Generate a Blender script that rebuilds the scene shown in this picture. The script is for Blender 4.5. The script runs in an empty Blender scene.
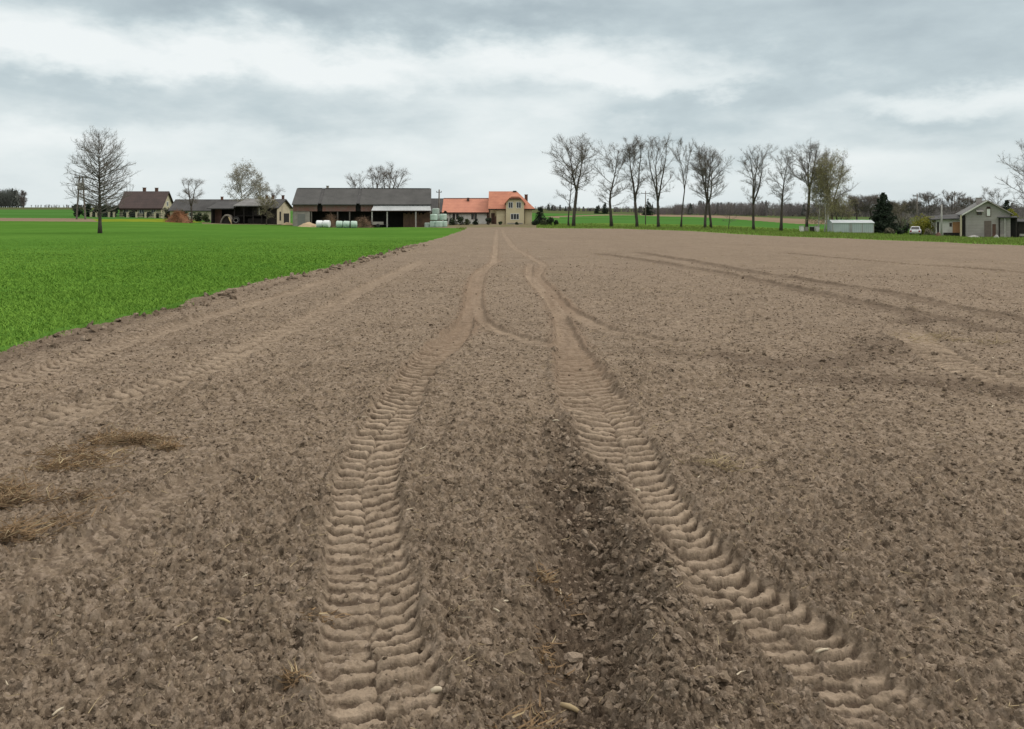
import bpy, math, random
import numpy as np
from mathutils import Vector, Matrix

# ------------------------------------------------------------------ camera, sky, sun, exposure
S = bpy.context.scene
COL = S.collection
CAM_H, FPX, CX, CY, HOR = 1.70, 800.0, 512.0, 364.5, 210.0
cam_d = bpy.data.cameras.new('camera')
cam_d.sensor_width = 36.0
cam_d.lens = 36.0 * FPX / 1024.0
cam_d.clip_start, cam_d.clip_end = 0.05, 20000.0
cam = bpy.data.objects.new('camera', cam_d)
cam.location = (0, 0, CAM_H)
cam.rotation_euler = (math.pi / 2, 0, 0)
cam_d.shift_y = -(CY - HOR) / 1024.0          # uprights stay parallel, as in the photograph
COL.objects.link(cam)
S.camera = cam

SUN_EL, SUN_AZ = math.radians(46), math.radians(88)     # azimuth from +Y (ahead), negative = left
sun_d = bpy.data.lights.new('sun', 'SUN')
sun_d.energy, sun_d.angle, sun_d.color = 1.4, math.radians(14), (1.0, 0.95, 0.88)
sun = bpy.data.objects.new('sun', sun_d)
sd = Vector((math.sin(SUN_AZ) * math.cos(SUN_EL), math.cos(SUN_AZ) * math.cos(SUN_EL), math.sin(SUN_EL)))
sun.rotation_euler = sd.to_track_quat('Z', 'Y').to_euler()
COL.objects.link(sun)

S.view_settings.view_transform = 'Standard'
S.view_settings.look = 'None'
S.view_settings.exposure = 0.0
S.view_settings.gamma = 1.0
S.view_settings.use_curve_mapping = False
S.cycles.max_bounces = 5
S.cycles.diffuse_bounces = 3

def ray(px, py):
    return np.array([(px - CX) / FPX, 1.0, (HOR - py) / FPX])      # world direction, not normalised
def at(px, py, Y):
    d = ray(px, py); t = Y / d[1]
    return Vector((d[0] * t, Y, CAM_H + d[2] * t))

def build_world():
    w = bpy.data.worlds.new('World'); S.world = w; w.use_nodes = True
    nt = w.node_tree; N = nt.nodes; L = nt.links
    for n in list(N): N.remove(n)
    def node(t, **k):
        n = N.new(t)
        for a, v in k.items(): setattr(n, a, v)
        return n
    def M(op, a, b=None, c=None, clamp=False):
        n = node('ShaderNodeMath', operation=op); n.use_clamp = clamp
        for i, v in enumerate((a, b, c)):
            if v is None: continue
            if isinstance(v, (int, float)): n.inputs[i].default_value = v
            else: L.new(v, n.inputs[i])
        return n.outputs[0]
    out = node('ShaderNodeOutputWorld')
    sky = node('ShaderNodeTexSky', sky_type='NISHITA', sun_disc=False)
    sky.sun_elevation, sky.sun_rotation = SUN_EL, SUN_AZ
    sky.air_density, sky.dust_density = 1.0, 2.0
    bg1 = node('ShaderNodeBackground'); bg1.inputs['Strength'].default_value = 0.10
    L.new(sky.outputs[0], bg1.inputs['Color'])
    tc = node('ShaderNodeTexCoord')
    sep0 = node('ShaderNodeSeparateXYZ'); L.new(tc.outputs['Generated'], sep0.inputs[0])
    # cloud deck: direction projected on a flat layer overhead
    zz = M('ADD', M('MAXIMUM', sep0.outputs[2], 0.0), 0.22)
    cmb = node('ShaderNodeCombineXYZ')
    L.new(M('DIVIDE', sep0.outputs[0], zz), cmb.inputs[0]); L.new(M('DIVIDE', sep0.outputs[1], zz), cmb.inputs[1])
    def noise(scale, detail, rough, vec, off, sc=(.8, 1.0, 1)):
        mp = node('ShaderNodeMapping'); mp.inputs['Location'].default_value = off
        mp.inputs['Scale'].default_value = sc
        L.new(vec, mp.inputs[0])
        n = node('ShaderNodeTexNoise'); n.inputs['Scale'].default_value = scale
        n.inputs['Detail'].default_value = detail; n.inputs['Roughness'].default_value = rough
        L.new(mp.outputs[0], n.inputs['Vector']); return n
    n1 = noise(0.42, 6, 0.52, cmb.outputs[0], (3.1, 7.7, 0))
    n2 = noise(6.2, 6, 0.55, tc.outputs['Generated'], (1.3, 2.2, 4), (.8, .8, 2.3))
    # warp of the direction so the big banks get ragged borders
    wn = noise(4.5, 6, 0.6, tc.outputs['Generated'], (9, 4, 2), (1, 1, 2.0))
    wv = node('ShaderNodeVectorMath', operation='SUBTRACT'); L.new(wn.outputs['Color'], wv.inputs[0]); wv.inputs[1].default_value = (.5, .5, .5)
    ws = node('ShaderNodeVectorMath', operation='MULTIPLY'); L.new(wv.outputs[0], ws.inputs[0]); ws.inputs[1].default_value = (.36, .36, .17)
    wa = node('ShaderNodeVectorMath', operation='ADD'); L.new(tc.outputs['Generated'], wa.inputs[0]); L.new(ws.outputs[0], wa.inputs[1])
    sep = node('ShaderNodeSeparateXYZ'); L.new(wa.outputs[0], sep.inputs[0])
    banks = [  # azimuth/elevation of the banks: (px, py, sx, sy, amount) darker > 0
        (300, 2, 340, 24, 1.0), (560, 6, 110, 18, .35), (880, 22, 200, 36, .85), (990, 62, 110, 16, .35), (40, 106, 110, 18, .42), (235, 104, 130, 16, .18),
        (300, 132, 110, 13, .25), (690, 104, 130, 15, .50), (600, 92, 60, 10, .2), (935, 122, 62, 9, .35), (900, 150, 180, 12, .25), (120, 85, 160, 12, .25),
        (190, 56, 190, 17, -.42), (540, 64, 170, 20, -.50), (380, 72, 220, 22, -.34), (700, 82, 110, 12, -.4), (40, 60, 90, 14, -.25),
        (960, 96, 130, 12, -.45), (20, 150, 120, 14, -.25), (560, 170, 300, 20, -.10)]
    tot = M('ADD', M('MULTIPLY', M('SUBTRACT', n1.outputs[0], .5), .9), M('MULTIPLY', M('SUBTRACT', n2.outputs[0], .5), 2.4))
    fade = M('MULTIPLY', M('SUBTRACT', sep0.outputs[2], 0.0), 7.0, clamp=True)
    tot = M('MULTIPLY', tot, M('ADD', M('MULTIPLY', fade, .6), .4))
    for (px, py, sx, sy, am) in banks:
        d = ray(px, py); d = d / np.linalg.norm(d)
        ex = M('POWER', M('DIVIDE', M('SUBTRACT', sep.outputs[0], float(d[0])), sx / FPX * .9), 2.0)
        ez = M('POWER', M('DIVIDE', M('SUBTRACT', sep.outputs[2], float(d[2])), sy / FPX * .95), 2.0)
        g = M('POWER', 2.718, M('MULTIPLY', M('ADD', ex, ez), -0.8))
        front = M('GREATER_THAN', sep.outputs[1], 0.0)
        tot = M('ADD', tot, M('MULTIPLY', M('MULTIPLY', g, front), am))
    # outside the modelled banks keep an even overcast
    dk = M('ADD', M('MULTIPLY', tot, .50), .265, clamp=True)
    rp = node('ShaderNodeValToRGB')
    e = rp.color_ramp.elements
    e[0].position, e[0].color = 0.0, (0.900, 0.945, 0.945, 1)
    e[1].position, e[1].color = 1.0, (0.350, 0.425, 0.470, 1)
    x = e.new(.22); x.color = (0.770, 0.840, 0.850, 1)
    x = e.new(.5); x.color = (0.560, 0.650, 0.680, 1)
    L.new(dk, rp.inputs[0])
    bg2 = node('ShaderNodeBackground')
    zen = M('MULTIPLY', M('SUBTRACT', sep0.outputs[2], .30), 1.6, clamp=True)     # an overcast sky is brightest overhead
    L.new(M('ADD', M('MULTIPLY', zen, 1.1), 1.0), bg2.inputs['Strength'])
    zm = node('ShaderNodeMix'); zm.data_type = 'RGBA'; L.new(zen, zm.inputs[0]); L.new(rp.outputs[0], zm.inputs[6]); zm.inputs[7].default_value = (.86, .80, .745, 1)
    L.new(zm.outputs[2], bg2.inputs['Color'])
    mx = node('ShaderNodeMixShader'); mx.inputs[0].default_value = 0.95
    L.new(bg1.outputs[0], mx.inputs[1]); L.new(bg2.outputs[0], mx.inputs[2])
    L.new(mx.outputs[0], out.inputs[0])
build_world()

# ------------------------------------------------------------------ terrain
A_K = np.array([-math.pi, -1.6, -.55, -.46, -.32, -.19, 0.0, .10, .20, .355, .54, .8, 1.8, math.pi])
R_K = np.array([0, 15, 42, 80, 145, 200, 300, 600, 1500, 6000.])
T_K = np.array([  # rows: R_K, columns: A_K
    [0]*14, [0]*14,
    [0, 0, -.20, -.20, -.20, -.25, -.25, -.27, -.3, -.35, -.5, -.5, 0, 0],
    [0, 0, -.25, -.25, -.50, -.70, -.65, -.70, -.75, -1.0, -1.3, -1.3, 0, 0],
    [0, 0, -.30, -.30, -1.0, -1.45, -1.15, -1.25, -1.4, -2.0, -2.6, -2.6, 0, 0],
    [0, 0, .25, .20, -.6, -1.0, -.8, -1.0, -1.3, -2.1, -2.7, -2.7, 0, 0],
    [0, 0, 1.0, 1.0, .4, .1, -.3, -.6, -1.1, -2.3, -2.8, -2.8, 0, 0],
    [0, 0, 3.3, 3.3, 3, 2.4, 1.2, 0, -1.9, -2.8, -2.9, -2.9, 0, 0],
    [0, 0, 6, 6, 6, 5, 4, 3, 1, 0, 0, 0, 0, 0],
    [14]*14]).astype(float)
def _sm(f): return f * f * (3 - 2 * f)
def terr_pol(a, r):
    a = np.asarray(a, float); r = np.asarray(r, float)
    i = np.clip(np.searchsorted(A_K, a) - 1, 0, len(A_K) - 2); fa = np.clip((a - A_K[i]) / (A_K[i+1] - A_K[i]), 0, 1)
    j = np.clip(np.searchsorted(R_K, r) - 1, 0, len(R_K) - 2); fr = np.clip((r - R_K[j]) / (R_K[j+1] - R_K[j]), 0, 1)
    fa = _sm(fa)
    return (T_K[j, i] * (1-fa) + T_K[j, i+1] * fa) * (1-fr) + (T_K[j+1, i] * (1-fa) + T_K[j+1, i+1] * fa) * fr
def gz(x, y): return float(terr_pol(math.atan2(x, y), math.hypot(x, y)))
def ground(px, py):
    """world XY where the line of sight through a photo point meets the terrain"""
    d = ray(px, py); dh = math.hypot(d[0], d[1]); a = math.atan2(d[0], d[1])
    r = np.concatenate([np.arange(.5, 20, .01), np.geomspace(20, 6000, 6000)])
    z = CAM_H + d[2] * r / dh - terr_pol(np.full_like(r, a), r)
    k = np.argmax(z < 0) if (z < 0).any() else len(r) - 1
    if k > 0:
        f = z[k-1] / (z[k-1] - z[k] + 1e-12); rr = r[k-1] + (r[k] - r[k-1]) * min(max(f, 0), 1)
    else: rr = r[0]
    return np.array([rr * math.sin(a), rr * math.cos(a)])

# ------------------------------------------------------------------ numpy noise
def _h(ix, iy, s):
    n = (ix.astype(np.int64) * 374761393 + iy.astype(np.int64) * 668265263 + s * 974634777) & 0xFFFFFFFF
    n = ((n ^ (n >> 13)) * 1274126177) & 0xFFFFFFFF
    n = ((n ^ (n >> 16)) * 2246822519) & 0xFFFFFFFF
    return ((n ^ (n >> 15)) & 0xFFFFFF) / float(0x1000000)
def vnoise(x, y, s=0):
    ix, iy = np.floor(x), np.floor(y); fx, fy = _sm(x - ix), _sm(y - iy)
    return ((_h(ix, iy, s) * (1-fx) + _h(ix+1, iy, s) * fx) * (1-fy) + (_h(ix, iy+1, s) * (1-fx) + _h(ix+1, iy+1, s) * fx) * fy)
def fbm(x, y, s=0, o=4):
    t = 0; a = .5
    for k in range(o): t = t + a * vnoise(x * 2**k, y * 2**k, s + k); a *= .5
    return t / (1 - .5**o)
def clods(x, y, size, s, dens=.7):
    """lumpy heap of clods: domes of random radius, returns 0..1"""
    gx, gy = x / size, y / size; ix, iy = np.floor(gx), np.floor(gy); out = np.zeros_like(x)
    for dx in (-1, 0, 1):
        for dy in (-1, 0, 1):
            cx, cy = ix + dx, iy + dy
            jx = cx + _h(cx, cy, s); jy = cy + _h(cx, cy, s + 1)
            rr = .28 + .5 * _h(cx, cy, s + 2)**1.5
            th = 6.28 * _h(cx, cy, s + 3); st = 1 + .7 * _h(cx, cy, s + 5)
            ex, ey = gx - jx, gy - jy
            c, sn = np.cos(th), np.sin(th)
            u, v = ex * c + ey * sn, (-ex * sn + ey * c) * st
            q = 1 - (u*u + v*v) / (rr*rr)
            tilt = 1 + .5 * u / rr
            h = np.where((q > 0) & (_h(cx, cy, s + 4) < dens), np.sqrt(np.maximum(q, 0)) * rr * 1.3 * tilt, 0)
            out = np.maximum(out, h)
    return out

# ------------------------------------------------------------------ materials
MATS = {}
def mat(name, col, rough=.85, var=.25, scale=3.0, col2=None, bump=0.0, bscale=20.0, metal=0.0, spec=.3, detail=5, f2=None, stretch=(1, 1, 1), trans=0):
    """Principled material whose colour wanders between two tones with noise"""
    if name in MATS: return MATS[name]
    m = bpy.data.materials.new(name); m.use_nodes = True
    nt = m.node_tree; N, L = nt.nodes, nt.links
    b = N['Principled BSDF']
    b.inputs['Roughness'].default_value = rough; b.inputs['Metallic'].default_value = metal
    b.inputs['Specular IOR Level'].default_value = spec
    tc = N.new('ShaderNodeTexCoord'); mp = N.new('ShaderNodeMapping'); mp.inputs['Scale'].default_value = stretch
    L.new(tc.outputs['Object'], mp.inputs[0])
    n = N.new('ShaderNodeTexNoise'); n.inputs['Scale'].default_value = scale; n.inputs['Detail'].default_value = detail
    n.inputs['Roughness'].default_value = .62
    L.new(mp.outputs[0], n.inputs['Vector'])
    c2 = col2 if col2 else tuple(c * (1 - var) for c in col)
    mx = N.new('ShaderNodeMix'); mx.data_type = 'RGBA'
    r = N.new('ShaderNodeMapRange'); r.inputs[1].default_value = .32; r.inputs[2].default_value = .68
    L.new(n.outputs[0], r.inputs[0]); L.new(r.outputs[0], mx.inputs[0])
    mx.inputs[6].default_value = (*col, 1); mx.inputs[7].default_value = (*c2, 1)
    L.new(mx.outputs[2], b.inputs['Base Color'])
    if bump:
        n2 = N.new('ShaderNodeTexNoise'); n2.inputs['Scale'].default_value = bscale; n2.inputs['Detail'].default_value = 4
        L.new(mp.outputs[0], n2.inputs['Vector'])
        bp = N.new('ShaderNodeBump'); bp.inputs['Strength'].default_value = bump; bp.inputs['Distance'].default_value = .02
        L.new(n2.outputs[0], bp.inputs['Height']); L.new(bp.outputs[0], b.inputs['Normal'])
    if trans:
        b.inputs['Transmission Weight'].default_value = 0
        td = N.new('ShaderNodeBsdfTranslucent'); L.new(mx.outputs[2], td.inputs['Color'])
        ms = N.new('ShaderNodeMixShader'); ms.inputs[0].default_value = trans
        L.new(b.outputs[0], ms.inputs[1]); L.new(td.outputs[0], ms.inputs[2])
        L.new(ms.outputs[0], N['Material Output'].inputs['Surface'])
    MATS[name] = m
    return m
def tiled(name, col, col2, period, axis='Y', rough=.8, depth=.35, noise_scale=1.5, tint=None, vertical=None):
    """rows of tiles / boards / corrugation along a local axis plus weathering noise"""
    if name in MATS: return MATS[name]
    m = mat(name, col, rough, scale=noise_scale, col2=col2)
    nt = m.node_tree; N, L = nt.nodes, nt.links; b = N['Principled BSDF']
    tc = N.new('ShaderNodeTexCoord')
    wv = N.new('ShaderNodeTexWave'); wv.bands_direction = axis; wv.wave_profile = 'SAW'
    wv.inputs['Scale'].default_value = 1.0 / period / 3.18 * 1.0; wv.inputs['Distortion'].default_value = .6
    wv.inputs['Detail Scale'].default_value = 4
    L.new(tc.outputs['Object'], wv.inputs['Vector'])
    bp = N.new('ShaderNodeBump'); bp.inputs['Strength'].default_value = depth; bp.inputs['Distance'].default_value = .05
    L.new(wv.outputs[0], bp.inputs['Height']); L.new(bp.outputs[0], b.inputs['Normal'])
    # each row a little different
    src = b.inputs['Base Color'].links[0].from_socket
    mx = N.new('ShaderNodeMix'); mx.data_type = 'RGBA'; mx.blend_type = 'MULTIPLY'; mx.inputs[0].default_value = .45
    rp = N.new('ShaderNodeMapRange'); rp.inputs[3].default_value = .62; rp.inputs[4].default_value = 1.15
    L.new(wv.outputs[0], rp.inputs[0]); L.new(src, mx.inputs[6]); L.new(rp.outputs[0], mx.inputs[7])
    L.new(mx.outputs[2], b.inputs['Base Color'])
    return m

def soil_material(name, use_attr):
    m = bpy.data.materials.new(name); m.use_nodes = True
    nt = m.node_tree; N, L = nt.nodes, nt.links; b = N['Principled BSDF']
    b.inputs['Roughness'].default_value = .95; b.inputs['Specular IOR Level'].default_value = .04
    tc = N.new('ShaderNodeTexCoord')
    def noise(sc, det, ro=.6, st=(1, 1, 1)):
        mp = N.new('ShaderNodeMapping'); mp.inputs['Scale'].default_value = st; L.new(tc.outputs['Object'], mp.inputs[0])
        n = N.new('ShaderNodeTexNoise'); n.inputs['Scale'].default_value = sc; n.inputs['Detail'].default_value = det
        n.inputs['Roughness'].default_value = ro; L.new(mp.outputs[0], n.inputs['Vector']); return n.outputs[0]
    def rng(s, a, c, lo=0., hi=1.):
        r = N.new('ShaderNodeMapRange'); r.inputs[1].default_value, r.inputs[2].default_value = a, c
        r.inputs[3].default_value, r.inputs[4].default_value = lo, hi; L.new(s, r.inputs[0]); return r.outputs[0]
    def mix(f, a, c, bl='MIX'):
        x = N.new('ShaderNodeMix'); x.data_type = 'RGBA'; x.blend_type = bl
        for i, v in ((0, f), (6, a), (7, c)):
            if isinstance(v, (int, float)): x.inputs[i].default_value = v
            elif isinstance(v, tuple): x.inputs[i].default_value = (*v, 1)
            else: L.new(v, x.inputs[i])
        return x.outputs[2]
    dry, mid, dark = (.282, .221, .160), (.172, .130, .091), (.056, .041, .029)
    c = mix(rng(noise(16, 6, .7), .33, .66), mid, dry)
    c = mix(rng(noise(47, 4, .65), .50, .68, 0, .7), c, dark)
    c = mix(rng(noise(1.7, 7, .75), .52, .70, 0, .55), c, dark)
    c = mix(rng(noise(3.1, 7, .78, (.7, 1, 1)), .55, .68, 0, .5), c, (.29, .232, .178))
    c = mix(rng(noise(5.5, 5, .7), .54, .72, 0, .4), c, dark)
    c = mix(rng(noise(.55, 4, .6), .35, .7, 0, .32), c, (.125, .092, .064))
    c = mix(rng(noise(.06, 3, .5), .4, .62, 0, .30), c, (.195, .148, .112))
    c = mix(rng(noise(.8, 8, .8, (.45, 1, 1)), .52, .66, 0, .5), c, (.080, .058, .039))
    c = mix(rng(noise(.21, 8, .78, (1, .5, 1)), .50, .66, 0, .45), c, (.255, .195, .140))
    # every clod dries a little differently
    for sc_, am_ in ((27, .75), (70, .55)):
        vo = N.new('ShaderNodeTexVoronoi'); vo.inputs['Scale'].default_value = sc_; vo.inputs['Randomness'].default_value = 1
        wv_ = N.new('ShaderNodeVectorMath'); wv_.operation = 'MULTIPLY_ADD'; nn = N.new('ShaderNodeTexNoise'); nn.inputs['Scale'].default_value = sc_ * 1.3; nn.inputs['Detail'].default_value = 3
        L.new(tc.outputs['Object'], nn.inputs['Vector']); L.new(nn.outputs['Color'], wv_.inputs[0]); wv_.inputs[1].default_value = (.6 / sc_,) * 3; L.new(tc.outputs['Object'], wv_.inputs[2])
        L.new(wv_.outputs[0], vo.inputs['Vector'])
        sc2 = N.new('ShaderNodeSeparateColor'); L.new(vo.outputs['Color'], sc2.inputs[0])
        c = mix(rng(sc2.outputs[0], .68, 1.0, 0, am_), c, (.29, .23, .175))
        c = mix(rng(sc2.outputs[1], .72, 1.0, 0, am_), c, dark)
    # pale flecks of stubble and grit
    c = mix(rng(noise(95, 2, .5), .685, .72, 0, .75), c, (.40, .33, .23))
    c = mix(rng(noise(23, 3, .6, (1, .5, 1)), .70, .735, 0, .6), c, (.36, .29, .20))
    if not use_attr:
        ge = N.new('ShaderNodeNewGeometry'); ri = ge.outputs['Random Per Island']
        c = mix(rng(ri, .6, 1.0, 0, .6), c, (.33, .265, .205)); c = mix(rng(ri, .5, .0, 0, .5), c, (.075, .054, .037))
    if use_attr:
        at_ = N.new('ShaderNodeAttribute'); at_.attribute_name = 'soil'
        sp = N.new('ShaderNodeSeparateColor'); L.new(at_.outputs['Color'], sp.inputs[0])
        pal = mix(rng(noise(9, 5, .65), .3, .7), (.275, .213, .152), (.40, .318, .235))
        c = mix(sp.outputs[0], c, pal)
        wet_shade = mix(rng(noise(30, 4, .65), .35, .65), (.060, .043, .031), (.105, .077, .056))
        c = mix(sp.outputs[1], c, wet_shade)
        red = mix(rng(noise(6, 5, .65), .3, .7), (.150, .104, .070), (.225, .162, .115))
        c = mix(sp.outputs[2], c, red)
    L.new(c, b.inputs['Base Color'])
    bp = N.new('ShaderNodeBump'); bp.inputs['Strength'].default_value = .8; bp.inputs['Distance'].default_value = .014
    L.new(noise(85, 5, .7), bp.inputs['Height']); L.new(bp.outputs[0], b.inputs['Normal'])
    MATS[name] = m
    return m
def field_material(name, cols, sc):
    """low vegetation seen from afar: several tones at several scales"""
    m = bpy.data.materials.new(name); m.use_nodes = True
    nt = m.node_tree; N, L = nt.nodes, nt.links; b = N['Principled BSDF']
    b.inputs['Roughness'].default_value = 1; b.inputs['Specular IOR Level'].default_value = 0
    tc = N.new('ShaderNodeTexCoord'); prev = None
    for i, (s, lo, hi, amt, st) in enumerate(sc):
        mp = N.new('ShaderNodeMapping'); mp.inputs['Scale'].default_value = st; L.new(tc.outputs['Object'], mp.inputs[0])
        n = N.new('ShaderNodeTexNoise'); n.inputs['Scale'].default_value = s; n.inputs['Detail'].default_value = 5; n.inputs['Roughness'].default_value = .62
        L.new(mp.outputs[0], n.inputs['Vector'])
        r = N.new('ShaderNodeMapRange'); r.inputs[1].default_value, r.inputs[2].default_value = lo, hi; r.inputs[4].default_value = amt
        L.new(n.outputs[0], r.inputs[0])
        x = N.new('ShaderNodeMix'); x.data_type = 'RGBA'; L.new(r.outputs[0], x.inputs[0])
        if prev is None: x.inputs[6].default_value = (*cols[0], 1)
        else: L.new(prev, x.inputs[6])
        x.inputs[7].default_value = (*cols[i+1], 1); prev = x.outputs[2]
    L.new(prev, b.inputs['Base Color'])
    n = N.new('ShaderNodeTexNoise'); n.inputs['Scale'].default_value = 9; n.inputs['Detail'].default_value = 6; L.new(tc.outputs['Object'], n.inputs['Vector'])
    bp = N.new('ShaderNodeBump'); bp.inputs['Strength'].default_value = .5; bp.inputs['Distance'].default_value = .05
    L.new(n.outputs[0], bp.inputs['Height']); L.new(bp.outputs[0], b.inputs['Normal'])
    return m

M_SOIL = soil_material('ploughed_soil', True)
M_SOIL2 = soil_material('loose_soil', False)
M_CROP = field_material('young_cereal', [(.070, .158, .026), (.050, .120, .020), (.094, .190, .034), (.056, .130, .020), (.055, .095, .022)],
                        [(1.2, .35, .65, .7, (1, 1, 1)), (.12, .42, .65, .55, (1, .5, 1)), (.035, .45, .62, .6, (1, 2.5, 1)), (.3, .63, .72, .7, (.4, 2.5, 1))])
M_VERGE = field_material('verge_grass', [(.095, .185, .030), (.065, .130, .024), (.140, .195, .045), (.150, .140, .070)],
                         [(.8, .4, .65, .8, (1, 1, 1)), (.12, .45, .65, .5, (1, 1, 1)), (.35, .6, .72, .6, (1, 1, 1))])
M_FARG = field_material('far_green_field', [(.055, .145, .030), (.045, .110, .025), (.075, .160, .045)],
                        [(.05, .4, .6, .6, (1, 1, 1)), (.012, .45, .6, .6, (.4, 1.5, 1))])
M_FARB = field_material('far_bare_field', [(.205, .150, .105), (.150, .110, .075), (.230, .180, .130)],
                        [(.06, .4, .6, .6, (.3, 1.5, 1)), (.012, .45, .6, .6, (.4, 1.5, 1))])
M_LAND = field_material('distant_land', [(.075, .085, .040), (.110, .095, .060), (.055, .110, .030)],
                        [(.01, .4, .6, .8, (.4, 1.5, 1)), (.004, .45, .6, .8, (.4, 1.5, 1))])
M_YARD = field_material('farm_yard', [(.170, .135, .095), (.080, .110, .030), (.230, .190, .140)],
                        [(.5, .45, .6, .7, (1, 1, 1)), (.2, .5, .65, .6, (1, 1, 1))])
M_YELL = field_material('yellowing_grass', [(.165, .200, .020), (.085, .150, .020), (.240, .230, .030)],
                        [(.5, .4, .65, .7, (.5, 1, 1)), (.2, .5, .65, .6, (.5, 1, 1))])

# ------------------------------------------------------------------ tagging
def tag(o, label=None, cat=None, group=None, kind=None):
    if label: o['label'] = label
    if cat: o['category'] = cat
    if group: o['group'] = group
    if kind: o['kind'] = kind
    return o
def link(o, parent=None):
    COL.objects.link(o)
    if parent: o.parent = parent
    return o
def thing(name, label, cat, loc=(0, 0, 0), rz=0, group=None):
    o = bpy.data.objects.new(name, None); o.empty_display_size = .3
    o.location = loc; o.rotation_euler = (0, 0, rz)
    link(o); return tag(o, label, cat, group)
def np_mesh(name, V, faces, mats, parent=None, smooth=False, mi=None):
    """faces: (n,k) array or list of such arrays"""
    fl = faces if isinstance(faces, list) else [faces]
    fl = [f for f in fl if len(f)]
    me = bpy.data.meshes.new(name); me.vertices.add(len(V)); me.vertices.foreach_set('co', np.asarray(V, np.float32).ravel())
    loops = np.concatenate([f.ravel() for f in fl]).astype(np.int32)
    tot = np.concatenate([np.full(len(f), f.shape[1]) for f in fl]).astype(np.int32)
    st = np.concatenate([[0], np.cumsum(tot)[:-1]]).astype(np.int32)
    me.loops.add(len(loops)); me.loops.foreach_set('vertex_index', loops)
    me.polygons.add(len(tot)); me.polygons.foreach_set('loop_start', st); me.polygons.foreach_set('loop_total', tot)
    me.polygons.foreach_set('use_smooth', np.full(len(tot), smooth))
    for m in (mats if isinstance(mats, (list, tuple)) else [mats]): me.materials.append(m)
    if mi is not None: me.polygons.foreach_set('material_index', np.asarray(mi, np.int32))
    me.update(calc_edges=True)
    return link(bpy.data.objects.new(name, me), parent)

# ------------------------------------------------------------------ the ground: one sheet, cut where its surface changes
def crom(P, step):
    P = np.array(P, float); Q = np.vstack([2*P[0]-P[1], P, 2*P[-1]-P[-2]]); out = []
    for i in range(len(P) - 1):
        p0, p1, p2, p3 = Q[i:i+4]; n = max(2, int(np.linalg.norm(p2[:2]-p1[:2]) / step))
        t = np.linspace(0, 1, n, endpoint=False)[:, None]
        out.append(.5*((2*p1)+(-p0+p2)*t+(2*p0-5*p1+4*p2-p3)*t*t+(-p0+3*p1-3*p2+p3)*t**3))
    out.append(P[-1:]); return np.vstack(out)
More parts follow.
